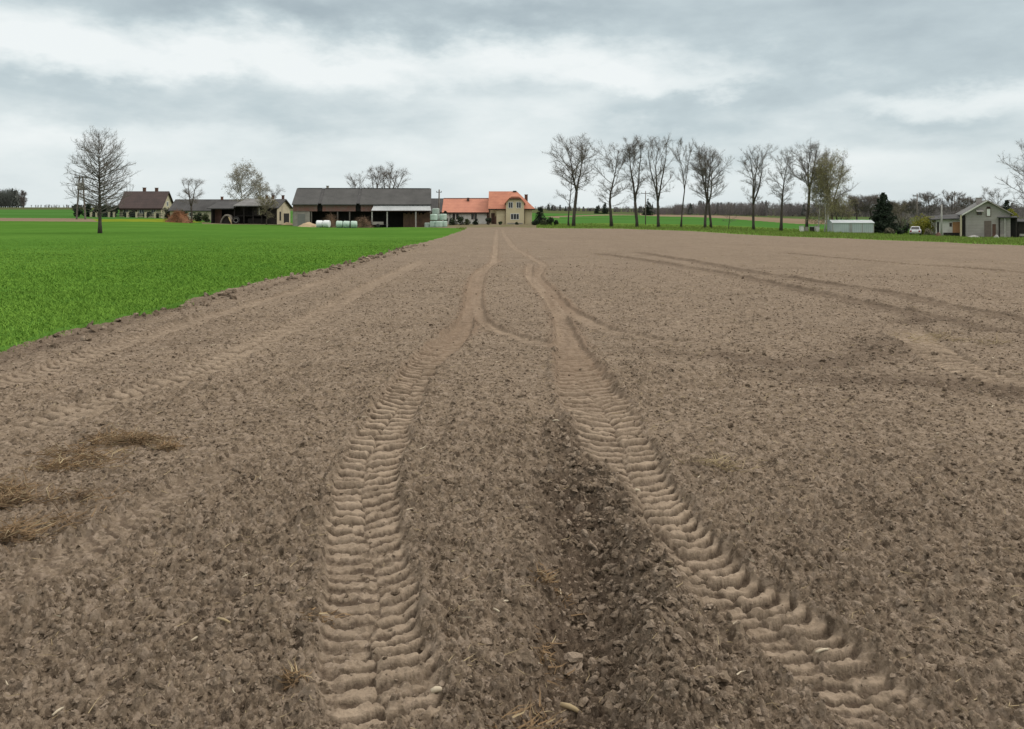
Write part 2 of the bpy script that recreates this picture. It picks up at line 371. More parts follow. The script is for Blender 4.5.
# wheel tracks: photo point, half width (m), tread 0..1, pale, reddish
W_ = .198
TRACKS = [
 dict(d=.04, k=.052, p=[(420,800,W_,1,.9,0),(402,752,W_,1,.9,0),(388,715,W_,1,.9,0),(378,680,W_,1,.9,0),(372,640,W_,1,.9,0),(371,590,W_,1,.9,0),(367,540,W_,1,.9,0),(367,500,W_,1,.9,0),(374,465,W_,1,.9,0),(385,430,W_,1,.9,.1),
    (402,398,W_,1,.8,.25),(424,366,W_,.9,.7,.5),(447,345,.22,.6,.6,.8),(461,330,.15,.3,.7,.9),(469,313,.11,.2,.8,1),(472,290,.11,.2,.8,1),(477,274,.11,.2,.8,.8),(494,260,.13,0,.8,.5),(496,241,.13,0,.6,.2),(497,229,.16,0,.3,.1)]),
 dict(d=.030, k=.02, p=[(505,258,.1,0,.5,.2),(490,266,.1,0,.6,.4),(482,277,.09,0,.7,.5),(478,297,.09,0,.8,.7),(481,318,.10,0,.9,.5),(494,330,.12,0,1,.3),(512,336,.13,.1,.8,.2),(531,342,.2,.3,.4,.1),(565,349,.2,.4,.2,0),(610,351,.2,.3,.1,0)]),
 dict(d=.045, k=.054, p=[(1000,800,.18,1,.9,0),(940,755,.18,1,.9,0),(868,703,.18,1,.9,0),(824,664,.185,1,.9,0),(788,630,.19,1,.9,0),(740,598,.20,1,.9,0),(695,560,.21,1,.9,0),(660,522,.22,1,.9,0),(641,492,.23,1,.9,0),(623,460,.25,1,.9,0),(611,438,.26,1,.9,.1),
    (599,412,.29,1,.8,.25),(588,388,.28,.8,.7,.5),(577,366,.24,.5,.6,.8),(569,345,.17,.3,.8,.8),(562,321,.12,.25,.9,.7),(552,302,.12,.25,.9,.6),(538,286,.12,.25,.9,.5),(529,274,.12,0,.9,.5),(531,263,.1,0,.7,.3)]),
 dict(d=.03, k=.02, p=[(502,229,.16,0,.5,.1),(510,243,.15,0,.8,.2),(527,255,.14,0,.9,.3),(543,264,.12,0,.9,.4),(538,276,.11,0,.7,.6),(550,290,.12,.2,.6,.9),(564,307,.13,.25,.6,.9),(580,318,.15,.25,1,.4),(601,328,.17,.2,1,.2),(640,337,.2,.6,.5,0),(690,345,.22,.6,.3,0),(740,352,.22,.5,.1,0)]),
 dict(d=.03, k=.050, p=[(-60,455,.2,.8,.3,0),(18,432,.21,.9,.4,0),(69,417,.22,1,.7,0),(113,402,.22,1,.8,0),(165,385,.22,1,.8,0),(206,367,.22,1,.8,0),(247,349,.22,1,.8,0),(295,326,.22,.8,.7,0),(329,309,.22,.5,.7,.1),(365,289,.22,.1,.7,.1),(400,272,.22,0,.7,.1),(428,259,.25,0,.5,.1)]),
 dict(d=.025, k=.03, p=[(-60,405,.2,.8,.4,0),(20,379,.2,1,.6,0),(62,366,.2,1,.7,0),(113,348,.2,.8,.6,0),(165,332,.2,.8,.7,0),(206,319,.2,.4,.7,0),(290,294,.2,0,.6,.1),(350,273,.2,0,.4,0)]),
 dict(d=.012, k=.011, p=[(-20,622,.15,.4,.1,0),(62,563,.15,.7,.25,0),(128,527,.15,.7,.3,0),(178,495,.15,.5,.2,0),(235,462,.12,.2,.1,0),(290,432,.1,.1,.05,0)]),
 dict(d=.035, k=.055, p=[(905,327,.25,0,.7,0),(915,339,.28,.3,1,0),(927,349,.27,.9,.9,0),(942,359,.25,1,.9,0),(964,370,.24,1,.9,0),(990,378,.24,1,.8,0),(1024,384,.24,.8,.7,0),(1100,392,.24,.8,.7,0)]),
 dict(d=.04, k=.03, wet_shade=.55, p=[(640,253,.3,0,.0,0),(708,264,.3,.2,.0,0),(760,273,.28,.5,.0,0),(825,284,.26,.8,.1,0),(898,295,.25,1,.2,0),(960,308,.25,1,.2,0),(1024,321,.25,1,.2,0),(1100,338,.25,1,.2,0)]),
 dict(d=.04, k=.03, wet_shade=.5, p=[(600,254,.3,0,0,0),(687,267,.28,.1,.0,0),(745,278,.26,.5,.0,0),(814,293,.26,.9,.1,0),(887,308,.25,.8,.1,0),(935,319,.25,.6,.0,0)]),
 dict(d=.05, k=.02, wet_shade=.5, p=[(785,253,.3,.2,0,0),(884,262,.3,.3,.0,0),(953,267,.3,.3,.0,0),(1024,273,.3,.3,.0,0),(1090,279,.3,.3,.0,0)]),
]
# turned-over strips: photo point, half width, depth, moisture
FURROWS = [
 dict(p=[(562,425,.10,.01,.3),(570,465,.14,.03,.6),(576,497,.17,.08,.85),(586,538,.19,.14,.8),(589,576,.21,.17,.75),(588,614,.21,.18,.7),(588,653,.20,.17,.6),(580,700,.19,.14,.5),(565,770,.17,.10,.35)]),
 dict(p=[(600,470,.10,-.02,.4),(622,520,.12,-.04,.5),(638,560,.13,-.07,.55),(648,600,.14,-.085,.4),(660,650,.15,-.085,.25),(672,740,.18,-.07,.12)]),
 dict(p=[(650,352,.18,.015,.35),(738,357,.22,.02,.5),(807,364,.25,.02,.55),(869,356,.3,-.03,.5),(885,344,.3,-.05,.45)]),
 dict(p=[(740,372,.2,.02,.25),(818,378,.22,.02,.5),(906,379,.25,.02,.6),(964,386,.25,.03,.65),(1024,394,.3,.03,.6),(1090,402,.3,.02,.5)]),
 dict(p=[(-40,372,.25,.03,.55),(20,352,.25,.03,.55),(103,328,.22,.02,.5),(216,296,.2,.02,.45),(310,277,.2,.02,.3),(400,252,.2,.02,.2)]),
 dict(p=[(905,322,.2,.02,.6),(940,318,.25,.03,.6),(985,328,.25,.03,.55),(1040,334,.25,.03,.5)]),
]
GR = np.concatenate([np.arange(.3, 1.6, .03), np.geomspace(1.6, 9, int(math.log(9/1.6)/.0017)), np.geomspace(9, 25, int(math.log(25/9)/.0025))[1:], np.geomspace(25, 200, 340)[1:], np.geomspace(200, 6000, 125)[1:]])
GA = np.concatenate([-np.linspace(math.pi, 1.06, 32), -np.linspace(1.05, .64, 32), np.linspace(-.63, .63, 800), np.linspace(.64, 1.05, 32), np.linspace(1.06, math.pi, 32)])
RR, AA = np.meshgrid(GR, GA, indexing='ij')
GX, GY = RR * np.sin(AA), RR * np.cos(AA)
GH = terr_pol(AA, RR)
NR, NA = RR.shape

def inpoly(x, y, P):
    P = np.asarray(P); r = np.zeros(x.shape, bool)
    for (x0, y0), (x1, y1) in zip(P, np.roll(P, -1, 0)):
        if y0 == y1: continue
        c = ((y0 > y) != (y1 > y)) & (x < (x1 - x0) * (y - y0) / (y1 - y0) + x0); r ^= c
    return r
def gp(pts): return [ground(*p) for p in pts]
crop_edge = gp([(0,349.5),(40,338),(103,323),(160,308),(216,293),(257,283),(309,272.5),(350,262),(400,248.5),(440,238),(462,230.5)])
far_edge = gp([(468,227.6),(500,227.2),(550,228.2),(620,228.6),(690,231),(730,233.5),(800,237),(870,239.5),(940,242),(1024,245.5),(1150,252)])
P_SOIL = [(-7.2, -50), (-6.6, 0), (-6.55, 6)] + [tuple(p) for p in crop_edge] + [tuple(p) for p in far_edge] + [(300, 40), (300, -50)]
P_CROP = [(-7.2, -50), (-6.6, 0), (-6.55, 6)] + [tuple(p) for p in crop_edge] + [tuple(ground(455,228.4)), tuple(ground(430,227.6)), tuple(ground(395,227.2)), tuple(ground(300,225.5)), tuple(ground(180,223)), tuple(ground(100,222)), tuple(ground(0,221.2)), (-300, 120), (-300, -50)]
def smooth_poly(P): return P
xm = (GX[:-1, :-1] + GX[1:, 1:]) / 2; ym = (GY[:-1, :-1] + GY[1:, 1:]) / 2
rm = np.hypot(xm, ym); am = np.arctan2(xm, ym)
wob = (fbm(xm * 1.3, ym * .9, 77, 4) - .5)
wx = xm + wob * .55
REG = np.zeros(xm.shape, np.int8)                       # 0 distant land
REG[rm < 420] = 4                                       # far green
REG[(am > -.35) & (am < .08) & (rm > 230) & (rm < 420)] = 4
REG[inpoly(xm, ym, gp([(640,213.5),(720,215.5),(850,220.5),(850,224.5),(800,224),(760,221),(700,217.2),(640,215.5)]))] = 5
REG[inpoly(xm, ym, gp([(545,216.5),(600,214.5),(640,215),(600,217),(560,218.5)]))] = 5
REG[inpoly(xm, ym, gp([(-80,217.6),(60,218.2),(95,218.8),(115,221.8),(60,222.2),(-80,222.0)]))] = 5
REG[(rm < 175) & (am > -.35)] = 3                       # verge and yards
REG[(rm < 165) & (am > -.37) & (am < .03) & (rm > 118)] = 6
REG[inpoly(xm, ym, gp([(92,219.4),(130,219),(172,219),(205,222),(190,223.2),(100,222.4)]))] = 7
REG[inpoly(xm, ym, gp([(560,224),(640,222.8),(700,223.5),(800,229),(800,226.5),(640,215.3),(560,217)]))] = 4
REG[inpoly(wx, ym, P_CROP)] = 2
REG[inpoly(wx, ym, P_SOIL)] = 1

# ---- relief of the ploughed soil
soilv = np.zeros(RR.shape, bool)
sf = REG == 1
soilv[:-1, :-1] |= sf; soilv[1:, :-1] |= sf; soilv[:-1, 1:] |= sf; soilv[1:, 1:] |= sf
idx = np.flatnonzero(soilv.ravel() & (RR.ravel() < 200))
vx, vy, vr = GX.ravel()[idx], GY.ravel()[idx], RR.ravel()[idx]
n_ = len(idx)
comp = np.zeros(n_); pale = np.zeros(n_); red = np.zeros(n_); wet_shade = np.zeros(n_); rel = np.zeros(n_); berm = np.zeros(n_)
wx1 = vx + (fbm(vx * 4, vy * 4, 5, 3) - .5) * .07
wy1 = vy + (fbm(vx * 4 + 9, vy * 4, 6, 3) - .5) * .07
def nearest(poly, W):
    """arc length, signed offset and interpolated columns for the vertices near a polyline"""
    m = (vx > poly[:, 0].min() - W) & (vx < poly[:, 0].max() + W) & (vy > poly[:, 1].min() - W) & (vy < poly[:, 1].max() + W)
    sel = np.flatnonzero(m); X, Y = wx1[sel], wy1[sel]
    best = np.full(len(sel), 1e9); s_ = np.zeros(len(sel)); t_ = np.zeros(len(sel)); c_ = np.zeros((len(sel), poly.shape[1] - 2)); acc = 0
    order = np.argsort(Y); Ys = Y[order]
    for a, b in zip(poly[:-1], poly[1:]):
        d = b[:2] - a[:2]; L = np.linalg.norm(d)
        if L < 1e-6: continue
        d = d / L; lo, hi = min(a[1], b[1]) - W, max(a[1], b[1]) + W
        q = order[np.searchsorted(Ys, lo):np.searchsorted(Ys, hi)]
        ex, ey = X[q] - a[0], Y[q] - a[1]; u = np.clip(ex*d[0] + ey*d[1], 0, L); qx, qy = ex - u*d[0], ey - u*d[1]
        dist = np.hypot(qx, qy); g = dist < best[q]; qq = q[g]; best[qq] = dist[g]; s_[qq] = acc + u[g]
        t_[qq] = np.sign(d[0]*ey[g] - d[1]*ex[g]) * dist[g] * -1          # right of travel = +
        f = (u[g] / L)[:, None]; c_[qq] = a[2:] * (1-f) + b[2:] * f
        acc += L
    k = best < W
    return sel[k], s_[k], t_[k], c_[k]
def ss(a, b, x): return _sm(np.clip((x - a) / (b - a), 0, 1))
for ti, T in enumerate(TRACKS):
    poly = crom([(*ground(p[0], p[1]), *p[2:]) for p in T['p']], .12)
    sel, s, t, c = nearest(poly, .6)
    w, lug, pl, rd = c[:, 0], c[:, 1], c[:, 2], c[:, 3]
    n1 = fbm(vx[sel] * 6, vy[sel] * 6, 40 + ti, 4); n2 = fbm(vx[sel] * 22, vy[sel] * 22, 60 + ti, 3)
    q = np.abs(t) / w + (n1 - .5) * .35
    ins = 1 - ss(.86, 1.08, q)
    t = t - .045 * np.sin(s * 1.3 + ti) - .10 * (fbm(s * .7, t * 0 + ti, 31, 2) - .5); side = t > 0
    s0 = 1.0 * s; ph = np.where(s < 3.75, np.log1p(s * .012 / .085) / .012, np.log1p(3.75 * .012 / .085) / .012 + (s - 3.75) / .13) if ti in (0, 2) else s / .125
    ph = ph + np.where(side, .5, 0) - (np.abs(t) / w)**2 * .30 - 1.6 * np.maximum(0, np.abs(t) / w - .62)**2 - .2 * np.sin(s * .8 + ti) + (n1 - .5) * .22 - .35 * np.sign(t) * (np.abs(t) / w) * np.sin(s * .9 + 2 * ti)
    f = ph - np.floor(ph)
    Ltot = s.max(); endf = ss(0, .7, s + (n1 - .5) * 1.0) * ss(0, 1.5, Ltot - s + (n1 - .5) * 1.0)
    ins = ins * endf; streak = fbm(s * 1.1, t * 16, 70 + ti, 3)
    if ti in (4, 5, 6, 7): f = 1 - f
    bar = ss(0, .09, f) * (1 - ss(.52, .80, f)) * (1 - .25 * np.clip(f / .6, 0, 1)) * 1.1
    bar *= 1 - .40 * (1 - ss(.03, .12, np.abs(t) / w + (n1 - .5) * .15))                    # groove along the middle
    bid = np.floor(ph); worn = .55 + .6 * _h(bid, np.where(side, 1., 0.), ti + 3)
    worn = np.clip(worn * (1.65 - 1.6 * fbm(s * .8 + 40 * side, t * 3, 21 + ti, 3)) * (1.15 - .35 * vnoise(s * 5 + 30 * side, t * 9, 55 + ti)), 0, 1)
    if ti == 0: worn = worn * np.where(side, 1, 1 - .6 * ss(.5, .9, s) * ss(2.3, 1.7, s))
    if ti == 2: worn = worn * np.where(side, 1, 1 - .5 * ss(3.2, 1.2, s))
    fade = ss(34, 18, vr[sel])
    rel[sel] = rel[sel] * (1 - ins) + ins * (-T['d'] + T['k'] * bar * lug * worn * fade + (n2 - .5) * .014)
    berm[sel] = np.maximum(berm[sel], (1 - ss(.0, .22, np.abs(q - 1.22))) * .028 * (n1 * 1.6) * (1 if vr[sel].size else 0))
    comp[sel] = np.maximum(comp[sel], ins * np.clip(.72 + .28 * np.maximum(bar * lug, 1 - lug), 0, 1))
    pm = ins * pl * (lug * (.04 + .96 * ss(.3, .75, bar) * np.clip(.35 + worn, 0, 1)) + (1 - lug) * np.clip(.05 + 1.5 * (streak - .3) + .45 * np.abs(t) / w, 0, 1)) * np.clip(.25 + 1.3 * n1, 0, 1)
    pale[sel] = np.maximum(pale[sel], pm * (1 if ti in (0, 2) else .9 if ti == 7 else .62))
    red[sel] = np.maximum(red[sel], (1 - ss(1.0, np.where(w < .18, 2.3, 1.3), q)) * rd * endf * .8 * np.clip(.3 + 1.1 * streak, 0, 1))
    wet_shade[sel] = np.maximum(wet_shade[sel], ins * lug * (1 - ss(.1, .6, bar)) * .85 * np.clip(n1 * 1.6, 0, 1))  # lug gaps: loosened damp soil, with recess shade painted in as well
    if 'wet_shade' in T: wet_shade[sel] = np.maximum(wet_shade[sel], (1 - ss(.8, 1.5, q)) * T['wet_shade'] * np.clip(n1 * 1.9, 0, 1))
loose = np.zeros(n_)
for fi, F in enumerate(FURROWS):
    poly = crom([(*ground(p[0], p[1]), *p[2:]) for p in F['p']], .12)
    sel, s, t, c = nearest(poly, 1.0)
    n1 = fbm(vx[sel] * 5, vy[sel] * 5, 90 + fi, 4)
    q = np.abs(t) / c[:, 0] + (n1 - .5) * .7
    g = np.exp(-q * q * .8)
    rel[sel] -= c[:, 1] * np.where(c[:, 1] > .05, np.exp(-(q * .92)**4), g)
    wet_shade[sel] = np.maximum(wet_shade[sel], np.clip(g * 1.3, 0, 1) * c[:, 2] * np.clip(.25 + 1.3 * n1, 0, 1))
    loose[sel] = np.maximum(loose[sel], g * np.abs(c[:, 2]))
    keep = 1 - np.clip(g * 1.2, 0, 1) * .85
    pale[sel] *= keep; comp[sel] *= keep
LUMP = np.zeros(n_)
spac = np.where(vr < 9, vr * .0017, np.where(vr < 25, vr * .0025, vr * .0062))
pat = fbm(vx * .8, vy * .8, 11, 3)
for size, hgt, seed, dens in ((.60, .05, 101, .5), (.27, .11, 111, .55), (.13, .13, 121, .55), (.066, .44, 131, .6), (.034, .95, 141, .75), (.018, .85, 151, .85)):
    k = np.flatnonzero(spac < size / 2.6)
    if not len(k): continue
    fd = 1 - ss(size / 4.5, size / 2.6, spac[k])
    xx = vx[k] + (fbm(vx[k] / size * 1.7, vy[k] / size * 1.7, seed, 2) - .5) * size * .8
    yy = vy[k] + (fbm(vx[k] / size * 1.7 + 5, vy[k] / size * 1.7, seed + 7, 2) - .5) * size * .8
    amp = np.clip(.35 + 1.4 * (pat[k] - .2), .2, 1.4) * (1 + 1.3 * loose[k] * (size < .2)) if size > .05 else 1.0
    LUMP[k] += clods(xx, yy, size, seed, dens) * size * hgt * fd * amp
und = (fbm(vx * .35, vy * .35, 14, 3) - .5) * .07 + (fbm(vx * 1.6, vy * 1.6, 15, 3) - .5) * .035
hh = und * (1 - .4 * comp) + LUMP * (1 - .68 * np.clip(comp * 1.25, 0, 1)) + rel + berm * (1 - comp)
GH.ravel()[idx] += hh
# crop stands on slightly firmer ground
crv = np.zeros(RR.shape, bool); cf = REG == 2
crv[:-1, :-1] |= cf; crv[1:, 1:] |= cf; crv &= ~soilv
GH[crv] += (fbm(GX[crv] * 1.5, GY[crv] * 1.5, 33, 3) - .5) * .05 + .03
def surf(x, y):
    r = np.hypot(x, y); a = np.arctan2(x, y)
    i = np.clip(np.searchsorted(GR, r) - 1, 0, NR - 2); j = np.clip(np.searchsorted(GA, a) - 1, 0, NA - 2)
    fr = np.clip((r - GR[i]) / (GR[i+1] - GR[i]), 0, 1); fa = np.clip((a - GA[j]) / (GA[j+1] - GA[j]), 0, 1)
    return (GH[i, j]*(1-fa)+GH[i, j+1]*fa)*(1-fr) + (GH[i+1, j]*(1-fa)+GH[i+1, j+1]*fa)*fr
soilc = np.zeros((NR * NA, 4), np.float32); soilc[:, 3] = 1
soilc[idx, 0] = np.clip(pale, 0, 1); soilc[idx, 1] = np.clip(wet_shade * (1 - .6 * pale), 0, .9); soilc[idx, 2] = np.clip(red, 0, 1) * (1 - .5 * pale)
compg = np.zeros(NR * NA); compg[idx] = comp
ALLV = np.stack([GX, GY, GH], -1).reshape(-1, 3)
ii, jj = np.meshgrid(np.arange(NR - 1), np.arange(NA - 1), indexing='ij')
Q4 = np.stack([ii*NA+jj, ii*NA+jj+1, (ii+1)*NA+jj+1, (ii+1)*NA+jj], -1)[..., ::-1]
for reg, nm, m, lab in ((0, 'distant_land', M_LAND, None), (1, 'ploughed_field', M_SOIL, None), (2, 'crop_field', M_CROP, None), (3, 'grass_verge', M_VERGE, None),
                        (4, 'far_green_field', M_FARG, None), (5, 'far_bare_field', M_FARB, None), (6, 'farm_yard', M_YARD, None), (7, 'yellow_meadow', M_YELL, None)):
    F = Q4[REG == reg]
    if not len(F): continue
    u, inv = np.unique(F.ravel(), return_inverse=True)
    o = np_mesh(nm, ALLV[u], inv.reshape(-1, 4), m, smooth=True)
    o['kind'] = 'structure'
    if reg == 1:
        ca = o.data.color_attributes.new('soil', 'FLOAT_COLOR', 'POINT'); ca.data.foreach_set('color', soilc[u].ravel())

# ------------------------------------------------------------------ mesh builder
class MB:
    def __init__(s): s.v = []; s.f = []
    def add(s, V, F):
        o = len(s.v); s.v += [tuple(p) for p in V]; s.f += [tuple(i + o for i in f) for f in F]; return s
    def box(s, x0, y0, z0, x1, y1, z1):
        V = [(x, y, z) for z in (z0, z1) for y in (y0, y1) for x in (x0, x1)]
        return s.add(V, [(0,2,3,1),(4,5,7,6),(0,1,5,4),(2,6,7,3),(0,4,6,2),(1,3,7,5)])
    def prism(s, pts, y0, y1):
        """polygon in xz swept along y"""
        n = len(pts); V = [(x, y0, z) for x, z in pts] + [(x, y1, z) for x, z in pts]
        return s.add(V, [tuple(range(n)), tuple(range(2*n-1, n-1, -1))] + [(i, i+n, (i+1) % n + n, (i+1) % n) for i in range(n)])
    def prismx(s, pts, x0, x1):
        """polygon in yz swept along x"""
        n = len(pts); V = [(x0, y, z) for y, z in pts] + [(x1, y, z) for y, z in pts]
        return s.add(V, [tuple(range(n)), tuple(range(2*n-1, n-1, -1))] + [(i, i+n, (i+1) % n + n, (i+1) % n) for i in range(n)])
    def slab(s, q, t):
        """four corners, given thickness downwards"""
        V = [Vector(p) for p in q] + [Vector(p) - Vector((0, 0, t)) for p in q]
        return s.add(V, [(0,1,2,3),(7,6,5,4)] + [(i, i+4, (i+1) % 4 + 4, (i+1) % 4) for i in range(4)])
    def tube(s, P, R, k=6, cap=True):
        P = np.array(P, float); n = len(P); R = np.broadcast_to(np.array(R, float), (n,))
        T = np.gradient(P, axis=0); T /= np.linalg.norm(T, axis=1)[:, None] + 1e-9
        ref = np.array([1, 0, 0]) if abs(T[0][0]) < .8 else np.array([0, 1, 0])
        U = np.cross(T, ref); U /= np.linalg.norm(U, axis=1)[:, None] + 1e-9; W = np.cross(T, U)
        a = np.arange(k) * 2 * math.pi / k
        V = P[:, None] + R[:, None, None] * (U[:, None] * np.cos(a)[None, :, None] + W[:, None] * np.sin(a)[None, :, None])
        F = [(i*k+j, i*k+(j+1) % k, (i+1)*k+(j+1) % k, (i+1)*k+j) for i in range(n-1) for j in range(k)]
        if cap: F += [tuple(range(k-1, -1, -1)), tuple((n-1)*k + j for j in range(k))]
        return s.add(V.reshape(-1, 3), F)
    def lathe(s, prof, k=16, c=(0, 0, 0), axis='z'):
        V = []
        for r, h in prof:
            for j in range(k):
                a = 2*math.pi*j/k; p = (r*math.cos(a), r*math.sin(a), h)
                if axis == 'x': p = (h, p[0], p[1])
                if axis == 'y': p = (p[0], h, p[1])
                V.append((p[0]+c[0], p[1]+c[1], p[2]+c[2]))
        n = len(prof); F = [(i*k+j, i*k+(j+1) % k, (i+1)*k+(j+1) % k, (i+1)*k+j) for i in range(n-1) for j in range(k)]
        F += [tuple(range(k-1, -1, -1)), tuple((n-1)*k+j for j in range(k))]
        return s.add(V, F)
    def build(s, name, m, parent=None, smooth=False, loc=None, bevel=0):
        me = bpy.data.meshes.new(name); me.from_pydata(s.v, [], s.f)
        me.materials.append(m)
        import bmesh
        bm = bmesh.new(); bm.from_mesh(me); bmesh.ops.recalc_face_normals(bm, faces=bm.faces)
        bm.to_mesh(me); bm.free()
        if smooth: me.polygons.foreach_set('use_smooth', [True] * len(me.polygons))
        o = link(bpy.data.objects.new(name, me), parent)
        if loc is not None: o.location = loc
        if bevel:
            b = o.modifiers.new('bevel', 'BEVEL'); b.width = bevel; b.segments = 2; b.limit_method = 'ANGLE'
        return o
def copy_tree(o, parent=None):
    c = o.copy(); COL.objects.link(c)
    if parent: c.parent = parent
    for ch in list(o.children): copy_tree(ch, c)
    return c
def front(pxl, pxr, Y, rot):
    """left front corner in the photo at distance Y, facade turned by rot: returns location and length"""
    a = at(pxl, 222, Y); u = ray(pxr, 222); u = u[0] / u[1]; c, s = math.cos(rot), math.sin(rot)
    return a, (u * a.y - a.x) / (c - u * s)
def hgt(py, Y, x):
    """height above the ground at distance Y of a photo row"""
    return at(CX, py, Y).z - gz(x, Y)

# ------------------------------------------------------------------ trees
M_BARK = mat('grey_bark', (.085, .070, .058), .95, col2=(.045, .038, .032), scale=4, bump=.6, bscale=9)
M_TWIG = mat('bare_twigs', (.19, .165, .15), .95, col2=(.11, .095, .085), scale=1.5)
M_TWIGR = mat('bare_twigs_reddish', (.125, .088, .068), .95, col2=(.070, .052, .043), scale=1.5)
M_BIRCH = mat('birch_bark', (.62, .60, .56), .8, col2=(.20, .18, .16), scale=2.2, stretch=(1, 1, 1.8))
M_PALEBUD = mat('pale_birch_buds', (.40, .37, .31), .9, col2=(.26, .235, .19), scale=1.0, trans=.25)
M_CATKIN = mat('birch_buds', (.32, .30, .14), .9, col2=(.21, .185, .10), scale=1.0, trans=.25)
M_YLEAF = mat('willow_leaves', (.280, .260, .035), .8, col2=(.170, .180, .030), scale=1.2, trans=.3)
M_NEEDLE = mat('spruce_needles', (.032, .046, .026), .85, col2=(.014, .024, .015), scale=1.3, trans=.1)
M_SHRUB = mat('shrub_leaves', (.040, .060, .025), .85, col2=(.020, .032, .016), scale=1.3, trans=.15)
M_SHRUB2 = mat('pale_shrub_leaves', (.085, .105, .045), .85, col2=(.055, .062, .035), scale=1.3, trans=.2)
M_BRUSH = mat('budding_brush', (.220, .195, .140), .9, col2=(.130, .112, .080), scale=1.3, trans=.15)

def twig_arrays(B, D, L, R, rng):
    """many thin three-sided two-piece twigs at once"""
    n = len(B); D = D / (np.linalg.norm(D, axis=1)[:, None] + 1e-9)
    ref = np.where(np.abs(D[:, 2:3]) < .9, np.array([[0, 0, 1.]]), np.array([[1., 0, 0]]))
    U = np.cross(D, ref); U /= np.linalg.norm(U, axis=1)[:, None] + 1e-9; W = np.cross(D, U)
    mid = B + D * L[:, None] * .5 + rng.normal(0, .07, (n, 3)) * L[:, None]
    tip = B + D * L[:, None] + rng.normal(0, .12, (n, 3)) * L[:, None]
    a = np.arange(3) * 2.0944; ring = U[:, None] * np.cos(a)[None, :, None] + W[:, None] * np.sin(a)[None, :, None]
    V = np.concatenate([B[:, None] + ring * R[:, None, None], mid[:, None] + ring * (R * .65)[:, None, None], tip[:, None]], 1)
    o = (np.arange(n) * 7)[:, None, None]
    q = np.array([[j, (j+1) % 3, 3+(j+1) % 3, 3+j] for j in range(3)])[None] + o
    t = np.array([[3+j, 3+(j+1) % 3, 6] for j in range(3)])[None] + o
    return V.reshape(-1, 3), q.reshape(-1, 4), t.reshape(-1, 3), mid, tip
def leaf_arrays(C, size, rng, aniso=None):
    n = len(C); a = rng.normal(0, 1, (n, 3)); a /= np.linalg.norm(a, axis=1)[:, None]
    b = np.cross(a, rng.normal(0, 1, (n, 3))); b /= np.linalg.norm(b, axis=1)[:, None]
    if aniso is not None: a = a * np.array(aniso)
    s = size * rng.uniform(.6, 1.4, n)[:, None]
    V = np.stack([C - a*s, C + b*s*.5, C + a*s, C - b*s*.5], 1)
    return V.reshape(-1, 3), np.arange(n*4).reshape(-1, 4)

